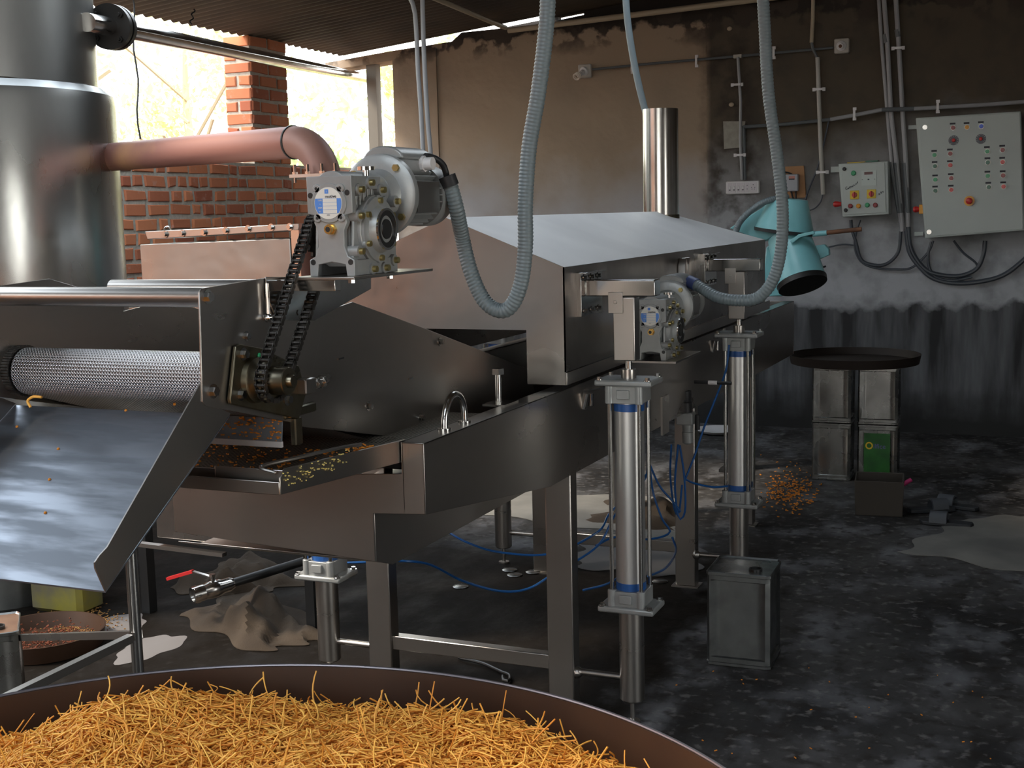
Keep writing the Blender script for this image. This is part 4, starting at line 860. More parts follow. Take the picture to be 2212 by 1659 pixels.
# ball valve
q = at(470, 1270, 1, 4.2); vd = Vector((.50, .84, .10)).normalized()
vt = thing('ball_valve', 'chrome ball valve with a red lever lying on the sacks under the fryer', 'valve', q)
q0 = q - vd * .11 
mb = MB(); mb.pipe(q0, q0 + vd * .05, .034, .025, 28); mb.cyl(q0 + vd * .035, q0 + vd * .05, .025); mb.lathe(q0 + vd * .05, vd, [(0, .030), (.02, .036), (.05, .038), (.07, .034), (.08, .030), (.11, .030), (.13, .022)], 28); mb.hexb(q0 + vd * .006, vd, .037, .02); mb.build('valve_body', steel_b, vt)
mb = MB(); mb.cyl(q0 + vd * .09, q0 + vd * .09 + up * .062, .010, n=12); mb.hexb(q0 + vd * .09 + up * .055, up, .014, .01); mb.build('stem', steel_b, vt)
s0 = q0 + vd * .09 + up * .052; l1 = at(362, 1250, 1, 4.15); l0 = at(417, 1234, 1, 4.17)
mb = MB(); mb.bar(s0, l0, .018, .004); mb.build('lever', steel_b, vt); MB().bar(l0, l1, .022, .012).build('lever_grip', red, vt, label='red plastic lever grip')
MB().cyl(q0 + vd * .18, q0 + vd * .60, .019, n=20).build('drain_pipe', darkmetal, vt)

# ------------------------------------------------------------------ hoses and hanging conduits
def hose(name, px, r, m, lab, cat='hose', rib=.0045, step=.0022, n=14, parent=None):
    pts = [p if isinstance(p, Vector) else at(*p) for p in px]; c = resample(crom(pts, 12), step)
    mb = MB(); k_ = round(rib / step)
    mb.tube(c, r, n, rf=lambda i: r * (1.0 if (i // k_) % 2 else .93) if rib else r)
    return mb.build(name, m, parent, label=lab, cat=cat)
h1 = thing('ribbed_hose', 'grey ribbed hose looping down before the hood and up to the big motor', 'hose', (-1.2, 2.8, 2.2), 'ribbed cable hoses')
y1 = 2.85
hose('hose_tube', [(1196, -240, 1, y1), (1186, -60, 1, y1), (1180, 60, 1, y1), (1163, 200, 1, y1), (1143, 320, 1, y1), (1135, 440, 1, y1), (1135, 530, 1, y1), (1126, 610, 1, y1), (1105, 660, 1, y1), (1078, 671, 1, y1), (1045, 648, 1, y1), (1018, 590, 1, y1), (1000, 520, 1, y1), (986, 450, 1, 2.80), (972, 398, 1, 2.78)], .0190, hosem, None, None, parent=h1)
ea, eb = at(973, 402, 1, 2.78), at(965, 380, 1, 2.775)
MB().cyl(ea, eb, .0215, n=24).build('hose_collar', black, h1)
hose('motor_cable', [eb, (958, 358, 1, 2.76), (945, 345, 1, 2.74), (928, 338, 1, 2.72), (917, 337, 1, 2.705)], .0075, black, 'black motor cable', None, rib=0, step=.006, n=12, parent=h1)
h2 = thing('ribbed_hose', 'grey ribbed hose hanging past the turquoise machine to the small motor', 'hose', (-.9, 4.45, 2.2), 'ribbed cable hoses')
y2 = 4.45
hose('hose_tube', [(1640, -200, 1, y2), (1645, -60, 1, y2), (1652, 60, 1, y2), (1660, 200, 1, y2), (1678, 330, 1, y2), (1690, 440, 1, y2), (1688, 530, 1, y2), (1672, 600, 1, y2), (1640, 641, 1, y2), (1600, 649, 1, y2), (1550, 642, 1, 4.47), (1512, 620, 1, 4.52), (1497, 612, 1, 4.54)], .0215, hosem, None, None, rib=.006, step=.003, parent=h2)
q = at(1500, 613, 1, 4.54); MB().cyl(q + Vector((.012, -.01, -.004)), q - Vector((.022, -.01, -.008)), .023, n=20).build('hose_collar', mat('navy_tape', (.03, .05, .16), .5), h2)
hose('ribbed_hose', [(1348, -150, 1, 6.3), (1352, 0, 1, 6.3), (1362, 90, 1, 6.3), (1379, 180, 1, 6.3), (1400, 262, 1, 6.3), (1424, 350, 1, 6.3), (1440, 430, 1, 6.3)], .0175, hosem, 'smooth grey hose hanging down behind the polished chimney pipe', rib=0, step=.03)
for k, (pp_, lab) in enumerate((([(872, -30), (893, 12), (899, 60), (903, 150), (910, 250), (914, 330), (918, 420)], 'left one of two thin grey conduits hanging behind the big gear motor'), ([(912, -30), (914, 60), (918, 160), (924, 260), (930, 330), (934, 420)], 'right one of two thin grey conduits hanging behind the big gear motor'))):
    hose('hanging_conduit', [(x, y, 1, 7.0) for x, y in pp_], .014, conduit, lab, 'conduit', rib=0, step=.06)

# ------------------------------------------------------------------ things on the back wall
YW = 9.515
Wp = lambda px, py, dy=0.: at(px, py, 1, YW - dy)
def clip(mb, p, lev=False):
    if lev:
        mb.box(p.x - .012, p.x + .012, p.y - .004, p.y + .012, p.z - .045, p.z - .025); mb.box(p.x - .012, p.x + .012, p.y - .004, p.y + .012, p.z + .025, p.z + .045); mb.box(p.x - .008, p.x + .008, p.y - .02, p.y - .017, p.z - .03, p.z + .03); return
    mb.box(p.x - .045, p.x - .025, p.y - .004, p.y + .012, p.z - .012, p.z + .012); mb.box(p.x + .025, p.x + .045, p.y - .004, p.y + .012, p.z - .012, p.z + .012); mb.box(p.x - .03, p.x + .03, p.y - .02, p.y - .017, p.z - .008, p.z + .008)
def cond(name, px, r, m, lab, cat='conduit', clips=(), dy=.016, step=.05, smooth_=False, joint=None):
    pts = [Wp(x, y, dy) for x, y in px]; c = crom(pts, 8) if smooth_ else pts
    if not clips and not joint: mb = MB().tube(c, r, 10); return mb.build(name, m, label=lab, cat=cat)
    t = thing(name, lab, cat, c[0]); MB().tube(c, r, 10).build('tube', m, t)
    for x, y in clips:
        mb = MB(); clip(mb, Wp(x, y, dy), abs(px[-1][0] - px[0][0]) > abs(px[-1][1] - px[0][1])); mb.build('saddle_clip', white, t)
    if joint:
        for (xa_, ya, xb_, yb_) in joint: MB().tube([Wp(xa_, ya, dy), Wp(xb_, yb_, dy)], r * 1.12, 10).build('black_joint', conduit_d, t)
    return t
cond('wall_conduit', [(1280, 150), (1410, 137), (1600, 121), (1800, 103)], .0095, conduit_d, 'thin dark conduit running level between the two lamp holders on the back wall', clips=((1366, 146), (1505, 132), (1672, 114)), dy=.03)
cond('wall_conduit', [(1594, 123), (1600, 220), (1599, 300), (1603, 388)], .011, conduit, 'light vertical conduit dropping from the tee to the switchboard', clips=((1592, 183), (1598, 335)), dy=.05)
cond('wall_conduit', [(1606, 272), (1608, 330), (1609, 388)], .013, conduit_d, 'dark vertical conduit beside the light one above the switchboard', dy=.03)
cond('wall_conduit', [(1606, 274), (1700, 268), (1794, 258)], .013, conduit_d, 'dark level conduit from the switchboard corner to the right', dy=.04)
cond('wall_conduit', [(1794, 258), (1850, 248), (1905, 237), (1975, 235), (2060, 230), (2130, 226), (2225, 219)], .014, conduit, 'grey conduit with black joint running level above the large control panel', clips=((1846, 246), (2026, 230)), joint=((1905, 237, 1975, 235),), dy=.075)
cond('wall_conduit', [(1757, -20), (1756, 40), (1753, 92)], .014, ivory, 'cream conduit stub coming down from the ceiling above the plywood board', dy=.04)
cond('wall_conduit', [(1753, 92), (1756, 106), (1765, 124)], .010, conduit_d, 'short dark bent joint between cream and white conduit', dy=.04)
cond('wall_conduit', [(1766, 124), (1770, 240), (1773, 320), (1778, 420)], .0155, mat('white_conduit', (.44, .42, .38), .5), 'white vertical conduit ending right of the plywood board', clips=((1769, 193), (1776, 372)), dy=.045)
cond('wall_conduit', [(1897, -20), (1905, 100), (1917, 245), (1926, 350), (1945, 480)], .013, conduit, 'leftmost of three long conduits coming down between the control panels', joint=((1924, 350, 1942, 460),), dy=.035)
cond('wall_conduit', [(1908, -20), (1916, 80), (1925, 245), (1937, 350), (1950, 500)], .0165, conduit, 'middle of three long conduits coming down between the control panels', joint=((1911, 74, 1915, 92), (1934, 352, 1946, 460)), dy=.038)
cond('wall_conduit', [(1934, -20), (1941, 90), (1950, 245), (1957, 350), (1962, 490)], .0165, conduit, 'rightmost of three long conduits coming down beside the large control panel', clips=((1940, 104),), joint=((1938, 64, 1940, 80), (1954, 352, 1962, 460)), dy=.038)
# cables
for px, r, lab in (([(1790, 262), (1784, 290), (1775, 330), (1763, 370), (1745, 415), (1738, 440)], .006, 'thin black cable sagging from the level conduit down to the plywood board'), ([(1777, 421), (1772, 437), (1760, 450), (1744, 455), (1735, 452)], .005, 'black cable curling out of the white conduit end'),
                   ([(1838, 475), (1840, 495), (1848, 520), (1860, 560), (1885, 572), (1915, 570), (1940, 545), (1946, 500)], .012, 'thick dark cable looping under the small control box'), ([(1858, 475), (1850, 500), (1846, 530), (1853, 555), (1870, 572), (1900, 580), (1930, 582), (1965, 580), (1990, 562), (2008, 540), (2016, 520)], .008, 'grey cable sweeping from the small box to the large panel'),
                   ([(1962, 490), (1966, 530), (1980, 560), (2004, 585), (2040, 595), (2078, 595), (2110, 580), (2124, 550), (2128, 520)], .015, 'inner thick cable loop hanging below the large control panel'), ([(1957, 495), (1965, 545), (1990, 580), (2020, 603), (2070, 612), (2130, 606), (2175, 590), (2225, 550)], .016, 'outer thick cable loop hanging below the large control panel'),
                   ([(2012, 522), (2005, 550), (2008, 580), (2025, 600), (2060, 606), (2100, 598)], .010, 'short dark cable under the left corner of the large panel'), ([(2060, 520), (2080, 545), (2105, 565), (2112, 575)], .008, 'thin cable leaving the middle underside of the large panel'),
                   ([(1845, 530), (1820, 528), (1790, 534)], .006, 'thin grey cable running left from the small box cables')):
    cond('wall_cable', px, r, mat('cable_%d' % len(px), (.05, .06, .075), .4) if 'cable_%d' % len(px) not in MAT else MAT['cable_%d' % len(px)], lab, 'cable', smooth_=True, dy=.03)
# lamp holders
def lampholder(px, py, lab, bulb):
    c = Wp(px, py, .0); t = thing('lamp_holder', lab, 'lamp', c, 'lamp holders on the back wall')
    s = .052; MB().box(c.x - s, c.x + s, c.y - .03, c.y + .01, c.z - s, c.z + s, bev=.006).build('mounting_block', mat('holder_board', (.50, .47, .42), .6) if 'holder_board' not in MAT else MAT['holder_board'], t)
    ax = Vector((-.25, -.9, -.45)).normalized() if bulb else Vector((0, -1, -.15)).normalized(); p = Vector((c.x, c.y - .03, c.z))
    mb = MB(); mb.lathe(p, ax, [(0, .036), (.012, .034), (.02, .021), (.05, .020)], 24); mb.build('socket', white, t)
    if bulb:
        e = p + ax * .05; mb = MB(); mb.lathe(e, ax, [(0, .018), (.03, .021), (.035, .015)], 20); mb.build('bulb_base', white, t)
        a, b_ = mb.frame(ax); pts = []
        for k in range(60): th = 2 * PI * 2.5 * k / 59; pts.append(e + ax * (.035 + .045 * k / 59) + (a * math.cos(th) + b_ * math.sin(th)) * .024)
        MB().tube(pts, .0055, 8).build('spiral_bulb', mat('bulb_glass', (.80, .72, .62), .15), t, label='unlit spiral fluorescent bulb')
    else:
        MB().cyl(p + ax * .045, p + ax * .053, .012, n=16).build('socket_mouth', rust, t)
    return t
lampholder(1265, 154, 'square lamp holder with a spiral bulb in the middle of the back wall', True)
lampholder(1819, 100, 'empty square lamp holder high on the right of the back wall', False)
c = Wp(1594, 122, .03); MB().box(c.x - .03, c.x + .03, c.y - .02, c.y + .02, c.z - .012, c.z + .012).build('conduit_tee', mat('tee', (.45, .42, .36), .5), label='pale tee piece on the thin level conduit above the switchboard', cat='conduit tee')
for px, py, lab in ((1576, 62, 'upper pale chipped plaster spot on the burnt wall column'), (1580, 226, 'lower pale chipped plaster spot on the burnt wall column')):
    c = Wp(px, py, .012); mb = MB(); mb.sphere(c, .02, 10, 6, (1, .3, .8)); mb.build('plaster_chip', mat('chip', (.45, .36, .26), .9) if 'chip' not in MAT else MAT['chip'], label=lab, cat='plaster chip')
q = [Wp(1562, 262, .012), Wp(1610, 262, .012), Wp(1606, 318, .012), Wp(1564, 322, .012)]
MB().prism(q, (0, .006, 0)).build('patch_plate', mat('patch_board', (.36, .34, .29), .8, col2=(.28, .26, .22), nscale=20), smooth=False, label='pale square patch board on the burnt column above the switchboard', cat='board')
# switchboard
c = Wp(1605, 405, .0); hw, hh_ = .125, .048
sb_ = thing('switchboard', 'white switchboard with four switches and a socket on the back wall', 'switchboard', (c.x, c.y, c.z - hh_))
MB().box(c.x - hw, c.x + hw, c.y - .022, c.y + .03, c.z - hh_, c.z + hh_, bev=.006).build('face_plate', white, sb_)
for k in range(6):
    x = c.x - .095 + .033 * k + (.012 if k == 5 else 0); w_ = .014 if k < 5 else .025
    m_ = MB().box(x - w_, x + w_, c.y - .025, c.y - .02, c.z - .036, c.z + .036).build('switch' if k < 4 else 'socket_module', mat('module_white', (.62, .58, .60), .4) if 'module_white' not in MAT else MAT['module_white'], sb_)
    if k < 4: MB().box(x - .006, x + .007, c.y - .030, c.y - .024, c.z - .014, c.z + .012, bev=.002).build('rocker', white, m_); MB().box(x - .006, x + .007, c.y - .0255, c.y - .0245, c.z - .020, c.z - .0145).build('rocker_gap', ink, m_)
    else:
        mb = MB()
        for a, b_ in (((0, .014), (0, -.012)) if k == 4 else ((0, .018), (-.012, -.002), (.012, -.002), (-.009, -.014), (.009, -.014))): mb.cyl((x + a, c.y - .0262, c.z + b_), (x + a, c.y - .024, c.z + b_), .0032, n=10)
        mb.build('pin_holes', ink, m_)
# plywood board with regulator
q = [Wp(1696, 360, .01), Wp(1736, 358, .01), Wp(1741, 427, .01), Wp(1700, 427, .01)]
pb = MB().prism(q, (0, .02, 0)).build('plywood_board', wood, smooth=False, label='small plywood board on the wall above the turquoise machine', cat='board')
c = Wp(1713, 395, .02); rb_ = thing('regulator_box', 'small grey box mounted on the plywood board', 'electrical box', c)
MB().box(c.x - .046, c.x + .046, c.y - .06, c.y, c.z - .062, c.z + .062, bev=.005).build('box_body', mat('grey_box', (.36, .37, .40), .4), rb_)
MB().box(c.x - .02, c.x + .024, c.y - .0612, c.y - .06, c.z + .022, c.z + .048).build('label', mat('faded_red_label', (.50, .20, .16), .5), rb_)
mb = MB(); mb.box(c.x - .018, c.x + .022, c.y - .0618, c.y - .0612, c.z + .021, c.z + .030); mb.build('print', ink, rb_)
mb = MB(); mb.tube([(c.x - .10, c.y - .03, c.z + .085), (c.x - .03, c.y - .03, c.z + .075), (c.x + .0, c.y - .03, c.z + .06)], .006, 8); mb.sphere((c.x - .10, c.y - .03, c.z + .088), .018, 8, 6); mb.build('plug_lead', black, rb_)
mb = MB(); mb.tube([(c.x - .01, c.y - .02, c.z - .06), (c.x, c.y - .02, c.z - .10), (c.x + .01, c.y - .02, c.z - .13)], .006, 8); mb.build('lead', black, rb_); MB().tube([(c.x + .025, c.y - .02, c.z - .06), (c.x + .025, c.y - .02, c.z - .12)], .006, 8).build('lead', black, rb_)

# control panels
def button(parent, px, py, Y, m, r=.0145, tagw=.036, name='push_button', ring=True):
    p = at(px, py, 1, Y)
    b_ = MB().cyl(p + Vector((0, .002, 0)), p - Vector((0, .005, 0)), r * 1.12, n=24).build(name, steel if ring else m, parent)
    MB().lathe(p - Vector((0, .005, 0)), (0, -1, 0), [(0, r), (.010, r), (.013, r * .8)], 24).build('button_cap', m, b_)
    if tagw:
        g = MB().box(p.x - tagw / 2 - .004, p.x + tagw / 2 - .004, Y - .002, Y, p.z + .022, p.z + .034).build('legend_plate', ink, parent)
def estop(parent, px, py, Y):
    p = at(px, py, 1, Y); b_ = MB().cyl(p, p - Vector((0, .008, 0)), .034, n=32).build('emergency_stop', yellow if False else orange, parent)
    mb = MB(); mb.lathe(p - Vector((0, .008, 0)), (0, -1, 0), [(0, .012), (.02, .014), (.022, .022), (.034, .021), (.038, .014)], 28); mb.build('mushroom_head', red, b_)
Y1 = 9.29
cp = thing('switchgear_cabinet', 'large light grey control panel with four columns of green and red buttons', 'control cabinet', at(1995, 520, 1, YW))
mb = MB(); mb.prism([at(1978, 255, 1, Y1), at(2205, 240, 1, Y1), at(2213, 498, 1, Y1), at(1998, 515, 1, Y1)], (0, YW - Y1 - .01, 0)); mb.build('enclosure', panelg, cp, bevel=.006)
mb = MB(); mb.prism([at(1984, 258, 1, Y1 - .004), at(2203, 243, 1, Y1 - .004), at(2210, 495, 1, Y1 - .004), at(2002, 511, 1, Y1 - .004)], (0, .006, 0)); mb.build('door', panelg, cp, bevel=.002)
Yd = Y1 - .004
for x, y, m in ((2059, 276, redd), (2089, 275, orange), (2120, 273, bluep)): button(cp, x, y, Yd, m)
for x, y, m in ((2019, 335, green), (2020, 359, greend), (2021, 388, green), (2021, 412, greend)): button(cp, x, y, Yd, m)
for x, y, m in ((2053, 332, redd), (2053, 357, red), (2055, 385, redd), (2055, 410, red)): button(cp, x, y, Yd, m)
for x, y, m in ((2133, 327, green), (2134, 351, greend), (2134, 380, green), (2136, 404, greend)): button(cp, x, y, Yd, m)
for x, y, m in ((2166, 324, redd), (2166, 350, red), (2167, 379, redd), (2168, 403, red)): button(cp, x, y, Yd, m)
for x, y in ((2060, 303), (2119, 300)):
    p = at(x, y, 1, Yd); k_ = MB().cyl(p, p - Vector((0, .004, 0)), .033, n=36).build('speed_dial', mat('dial_grey', (.12, .13, .15), .5) if 'dial_grey' not in MAT else MAT['dial_grey'], cp)
    MB().lathe(p - Vector((0, .004, 0)), (0, -1, 0), [(0, .013), (.018, .011), (.02, .008)], 20).build('dial_knob', red, k_)
    for k in range(11): a = math.radians(230 - 28 * k); MB().box(p.x + .027 * math.cos(a) - .0015, p.x + .027 * math.cos(a) + .0015, p.y - .0048, p.y - .004, p.z + .027 * math.sin(a) - .0015, p.z + .027 * math.sin(a) + .0015).build('dial_mark', lwhite, k_)
estop(cp, 2094, 434, Yd)
for x, y in ((1998, 275), (2007, 501)):
    p = at(x, y, 1, Yd); MB().cyl(p, p - Vector((0, .005, 0)), .016, n=24).build('door_lock', steel_b, cp)
for x, y in ((1972, 275), (1985, 505)):
    p = at(x, y, 1, YW - .01); MB().box(p.x - .03, p.x + .03, p.y - .006, p.y + .006, p.z - .014, p.z + .014).build('mounting_ear', panelg, cp)
p = at(1990, 452, 1, Y1 + .09); b_ = MB().box(p.x - .012, p.x + .03, p.y - .03, p.y + .03, p.z - .032, p.z + .032, bev=.003).build('side_emergency_stop', orange, cp)
MB().lathe(p - Vector((.012, 0, 0)), (-1, 0, 0), [(0, .014), (.012, .02), (.03, .022), (.042, .014)], 24).build('mushroom_head', red, b_)
# small control box
Y2 = 9.36
cb = thing('control_box', 'small light grey control box with a digital display and two rotary switches', 'control panel', at(1822, 468, 1, YW))
mb = MB(); mb.prism([at(1811, 354, 1, Y2), at(1918, 348, 1, Y2), at(1920, 463, 1, Y2), at(1820, 469, 1, Y2)], (0, YW - Y2 - .01, 0)); mb.build('enclosure', panelg, cb, bevel=.005)
Yd = Y2 - .008
MB().prism([at(1818, 355, 1, Yd), at(1911, 351, 1, Yd), at(1914, 459, 1, Yd), at(1824, 464, 1, Yd)], (0, .008, 0)).build('door', panelg, cb, bevel=.002)
MB().prism([at(1830, 353, 1, Y2), at(1868, 350, 1, Y2), at(1868, 349, 1, Y2), at(1830, 351, 1, Y2)], (0, .1, 0)).build('edge_strip', yellow, cb); MB().prism([at(1870, 350, 1, Y2), at(1896, 349, 1, Y2), at(1896, 346, 1, Y2), at(1870, 347, 1, Y2)], (0, .1, 0)).build('edge_strip', greend, cb)
button(cb, 1844, 374, Yd, green, .016, 0, 'pilot_lamp', False)
for x, y, m in ((1837, 445, redd), (1854.5, 445, orange), (1873.5, 443, green), (1891, 443, redd)): button(cb, x, y, Yd, m, .015, 0, 'push_button', False)
for x, y in ((1824, 365), (1827, 454)): button(cb, x, y, Yd, black, .012, 0, 'door_knob', False)
dm = MB().prism([at(1861, 369, 1, Yd - .006), at(1893, 368, 1, Yd - .006), at(1893, 400, 1, Yd - .006), at(1861, 401, 1, Yd - .006)], (0, .006, 0)).build('digital_meter', mat('meter_face', (.52, .58, .55), .4), cb)
MB().prism([at(1867, 371.5, 1, Yd - .008), at(1885, 370.5, 1, Yd - .008), at(1885, 376.5, 1, Yd - .008), at(1867, 377.5, 1, Yd - .008)], (0, .002, 0)).build('display_window', display, dm)
mb = MB(); p = at(1876, 387.5, 1, Yd - .006); mb.box(p.x - .006, p.x + .006, p.y - .001, p.y, p.z - .004, p.z + .004)
for dx in (-.042, .042): mb.box(p.x + dx - .004, p.x + dx + .004, p.y - .001, p.y, p.z - .001, p.z + .002)
mb.build('meter_marks', ink, dm)
for x, y in ((1846, 421), (1882.5, 419)):
    p = at(x, y, 1, Yd); s_ = .031; r_ = MB().box(p.x - s_, p.x + s_, p.y - .006, p.y, p.z - s_, p.z + s_, bev=.002).build('rotary_switch', yellow, cb)
    MB().lathe(p - Vector((0, .006, 0)), (0, -1, 0), [(0, .018), (.008, .017)], 24).build('switch_base', red, r_); MB().box(p.x - .005, p.x + .005, p.y - .032, p.y - .012, p.z - .022, p.z + .022, bev=.003).build('switch_handle', red, r_)
def scribble(parent, pts, Y, r=.0016):
    mb = MB(); mb.tube(crom([at(x, y, 1, Y - .001) for x, y in pts], 5), r, 5); mb.build('handwriting', ink, parent)
scribble(cb, [(1830, 403), (1827, 405), (1827, 409), (1830, 409), (1832, 406), (1833, 408), (1835, 403), (1836, 407), (1838, 402), (1839, 405), (1841, 401), (1842, 404), (1844, 399), (1846, 401), (1848, 397), (1850, 398), (1852, 392), (1852, 396)], Yd)
scribble(cb, [(1896, 422), (1899, 418), (1900, 421), (1903, 414), (1904, 418), (1907, 413), (1909, 416)], Yd)
p = at(1808, 441, 1, Y2 + .07); MB().lathe(p + Vector((.03, 0, 0)), (-1, 0, 0), [(0, .014), (.02, .02), (.045, .022), (.055, .014)], 24).build('side_emergency_stop', red, cb)
p = at(1806, 366, 1, YW - .02); MB().box(p.x - .035, p.x + .03, p.y - .01, p.y + .01, p.z - .02, p.z + .02).build('mounting_ear', panelg, cb)

# ------------------------------------------------------------------ turquoise machine behind the hood
Yt_ = 7.85
T = lambda px, py, dy=0.: at(px, py, 1, Yt_ + dy)
tm = thing('turquoise_mixer', 'turquoise painted tilted drum machine with a hopper between hood and wall', 'machine', (T(1700, 520).x, Yt_, 0))
ax = (T(1700, 420) - T(1722, 620)).normalized(); w_ = (T(1750, 470) - T(1650, 500)).length
def ring(c, r, d): return c
cA, cB = T(1703, 430), T(1694, 496); axd = (cA - cB).normalized(); cC = T(1704, 512); cD = T(1731, 606, -.10)
mb = MB(); L_ = (cA - cB).length; mb.lathe(cB, axd, [(0, .178), (L_, .118), (L_ + .004, .11)], 40); mb.build('upper_cone', teal, tm)
d2 = (cC - cD).normalized(); L2 = (cC - cD).length; mb = MB(); mb.lathe(cD, d2, [(0, .146), (L2 * .5, .140), (L2, .128)], 40); mb.build('lower_cone', teal, tm)
mb = MB(); mb.lathe(cB - axd * .02, axd, [(0, .150), (.0, .180), (.02, .182), (.022, .165)], 40); mb.build('clamp_gap', black, tm)
mb = MB(); mb.lathe(cD - d2 * .035, d2, [(0, .11), (.0, .148), (.03, .152), (.034, .146)], 40); mb.build('outlet_rim', darkmetal, tm)
mb = MB(); mb.prism([T(1576, 493, -.05), T(1672, 432, -.05), T(1700, 430, -.05), T(1690, 500, -.05), T(1650, 522, -.05)], (0, .24, 0)); mb.build('hopper', teal, tm, bevel=.006)
mb = MB(); mb.prism([T(1655, 535, -.02), T(1676, 516, -.02), T(1712, 505, -.02), T(1700, 600, -.02), T(1690, 640, -.02), T(1645, 640, -.02)], (0, .14, 0)); mb.build('body_panel', teal, tm, bevel=.006)
mb = MB(); mb.prism([T(1706, 520, -.18), T(1725, 506, -.18), T(1757, 499, -.18), T(1760, 505, -.18), T(1728, 513, -.18), T(1711, 526, -.18)], (0, .05, 0)); mb.build('clamp_lug', teal, tm, bevel=.003)
MB().cyl(T(1756, 506, -.16), T(1786, 503, -.16), .016, n=14).build('handle_socket', teal, tm); MB().cyl(T(1782, 503, -.16), T(1861, 495, -.16), .013, n=12).build('handle_bar', rust, tm, label='rusty handle bar')
mb = MB(); mb.prism([T(1750, 532), T(1780, 528), T(1790, 538), T(1791, 551), T(1766, 562), T(1758, 556)], (0, .06, 0)); mb.build('side_box', teal, tm, bevel=.004)
mb = MB(); mb.tube([T(1768, 584), T(1775, 578), T(1784, 575)], .006, 8); mb.build('latch', darkmetal, tm)
mb = MB(); mb.box(T(1586, 600).x, T(1612, 600).x, Yt_, Yt_ + .1, .02, 1.2); mb.box(T(1586, 600).x, T(1690, 600).x, Yt_, Yt_ + .1, 1.14, 1.2); mb.box(T(1560, 600).x, T(1615, 600).x, Yt_ - .1, Yt_ + .2, 0, .02); mb.build('pedestal', darkmetal, tm)
hose('supply_hose', [T(1588, 506, -.12), T(1598, 480, -.12), T(1622, 455, -.12), T(1650, 437, -.12), T(1680, 428, -.08), T(1700, 425, .0)], .020, hosem, 'short grey ribbed hose lying over the turquoise hopper', rib=.006, step=.003)

# ------------------------------------------------------------------ oil tins
def oil_tin(loc, rz, lab, m, w_=.235, h=.35, mtop=None, name='oil_tin'):
    t = thing(name, lab, 'tin', loc, 'square oil tins'); X0, Y0, Z0 = loc; r = Matrix.Rotation(rz, 3, 'Z')
    def tr(mb): mb.v = [tuple(r @ (Vector(v) - Vector(loc)) + Vector(loc)) for v in mb.v]; return mb
    a = w_ / 2; nx, nz = 14, 20; mb = MB()
    prof = [(.0, a - .006), (.004, a), (.014, a), (.018, a - .004), (.03, a - .004)] 
    # body: rounded square rings with a raised frame on each face and dents
    def ringp(z, half, panel):
        out = []
        for s_ in range(4):
            for k in range(nx):
                u = -1 + 2 * k / nx; e = half
                ins = 0
                if panel and abs(u) < .74: ins = .009
                dent = .0012 * math.sin(2.1 * u + 3 * z + s_ * 2 + X0 * 7) * math.sin(9 * z + s_ + X0 * 5) if panel else 0
                x, y = u * (half), -(e - ins - dent)
                if k == 0: x, y = -half + .010, -half + .0
                c_, sn = math.cos(s_ * PI / 2), math.sin(s_ * PI / 2); out.append((X0 + x * c_ - y * sn, Y0 + x * sn + y * c_, Z0 + z))
        return out
    zs = [(0, a - .006, 0), (.003, a, 0), (.012, a, 0), (.014, a - .003, 0), (.030, a - .003, 0), (.034, a - .003, 1)] + [(.034 + (h - .068) * k / nz, a - .003, 1) for k in range(1, nz + 1)] + [(h - .030, a - .003, 0), (h - .014, a - .003, 0), (h - .012, a, 0), (h - .002, a, 0), (h, a - .003, 0), (h - .006, a - .007, 0)]
    vs = []; n = 4 * nx
    for z, hf, p_ in zs: vs += ringp(z, hf, p_)
    fs = [(i * n + k, i * n + (k + 1) % n, (i + 1) * n + (k + 1) % n, (i + 1) * n + k) for i in range(len(zs) - 1) for k in range(n)] + [tuple(range(n - 1, -1, -1))]
    mb.add(vs, fs); tr(mb).build('tin_body', m, t)
    mb = MB(); b_ = len(zs) - 1; top_ = vs[b_ * n:]; mb.add(top_, [tuple(range(n))]); tr(mb).build('tin_top', mtop or m, t, smooth=False)
    mb = MB(); mb.pipe((X0 + .05, Y0 - .04, Z0 + h - .008), (X0 + .05, Y0 - .04, Z0 + h + .004), .024, .020, 24); tr(mb).build('spout_ring', darkmetal, t)
    MB_ = MB(); MB_.cyl((X0 + .05, Y0 - .04, Z0 + h - .0059), (X0 + .05, Y0 - .04, Z0 + h - .005), .021, n=20); tr(MB_).build('spout_hole', black, t)
    return t, tr
oil_tin((-1.015, 4.50, 0), .02, 'dull square oil tin standing alone beside the near lift cylinder', tin_d, mtop=tin)
for x, z, lab in ((-1.215, 0, 'lower left tin of the four under the round tray'), (-.945, 0, 'lower right tin with a green label under the round tray'), (-1.215, .352, 'upper left tin of the four under the round tray'), (-.945, .352, 'upper right tin of the four under the round tray')):
    t, tr = oil_tin((x, 7.82, z), .03, lab, tin)
    if 'green' in lab:
        g = tr(MB().box(x - .075, x + .075, 7.82 - .1165, 7.82 - .113, z + .035, z + .30)).build('green_label', greenlab, t, label='green printed label')
        mb = MB(); mb.pipe((x - .045, 7.82 - .118, z + .225), (x - .045, 7.82 - .1165, z + .225), .022, .014, 24); tr(mb).build('logo_ring', yellow, g)
        text('lettering', 'ilfice', .040, (x + .018, 7.82 - .118, z + .222), (1, 0, 0), (0, 0, 1), mat('label_violet', (.12, .10, .28), .5), g, .0004)
tt = at(1850, 760, 1, 7.82)
mb = MB(); mb.lathe((-1.095, 7.82, .706), up, [(0, .36), (.002, .375), (.055, .385), (.055, .378), (.012, .366), (.010, 0)], 72); mb.build('round_tray', mat('tray_iron', (.018, .011, .008), .6, .3), label='dark round iron tray lying on the stack of tins', cat='tray')
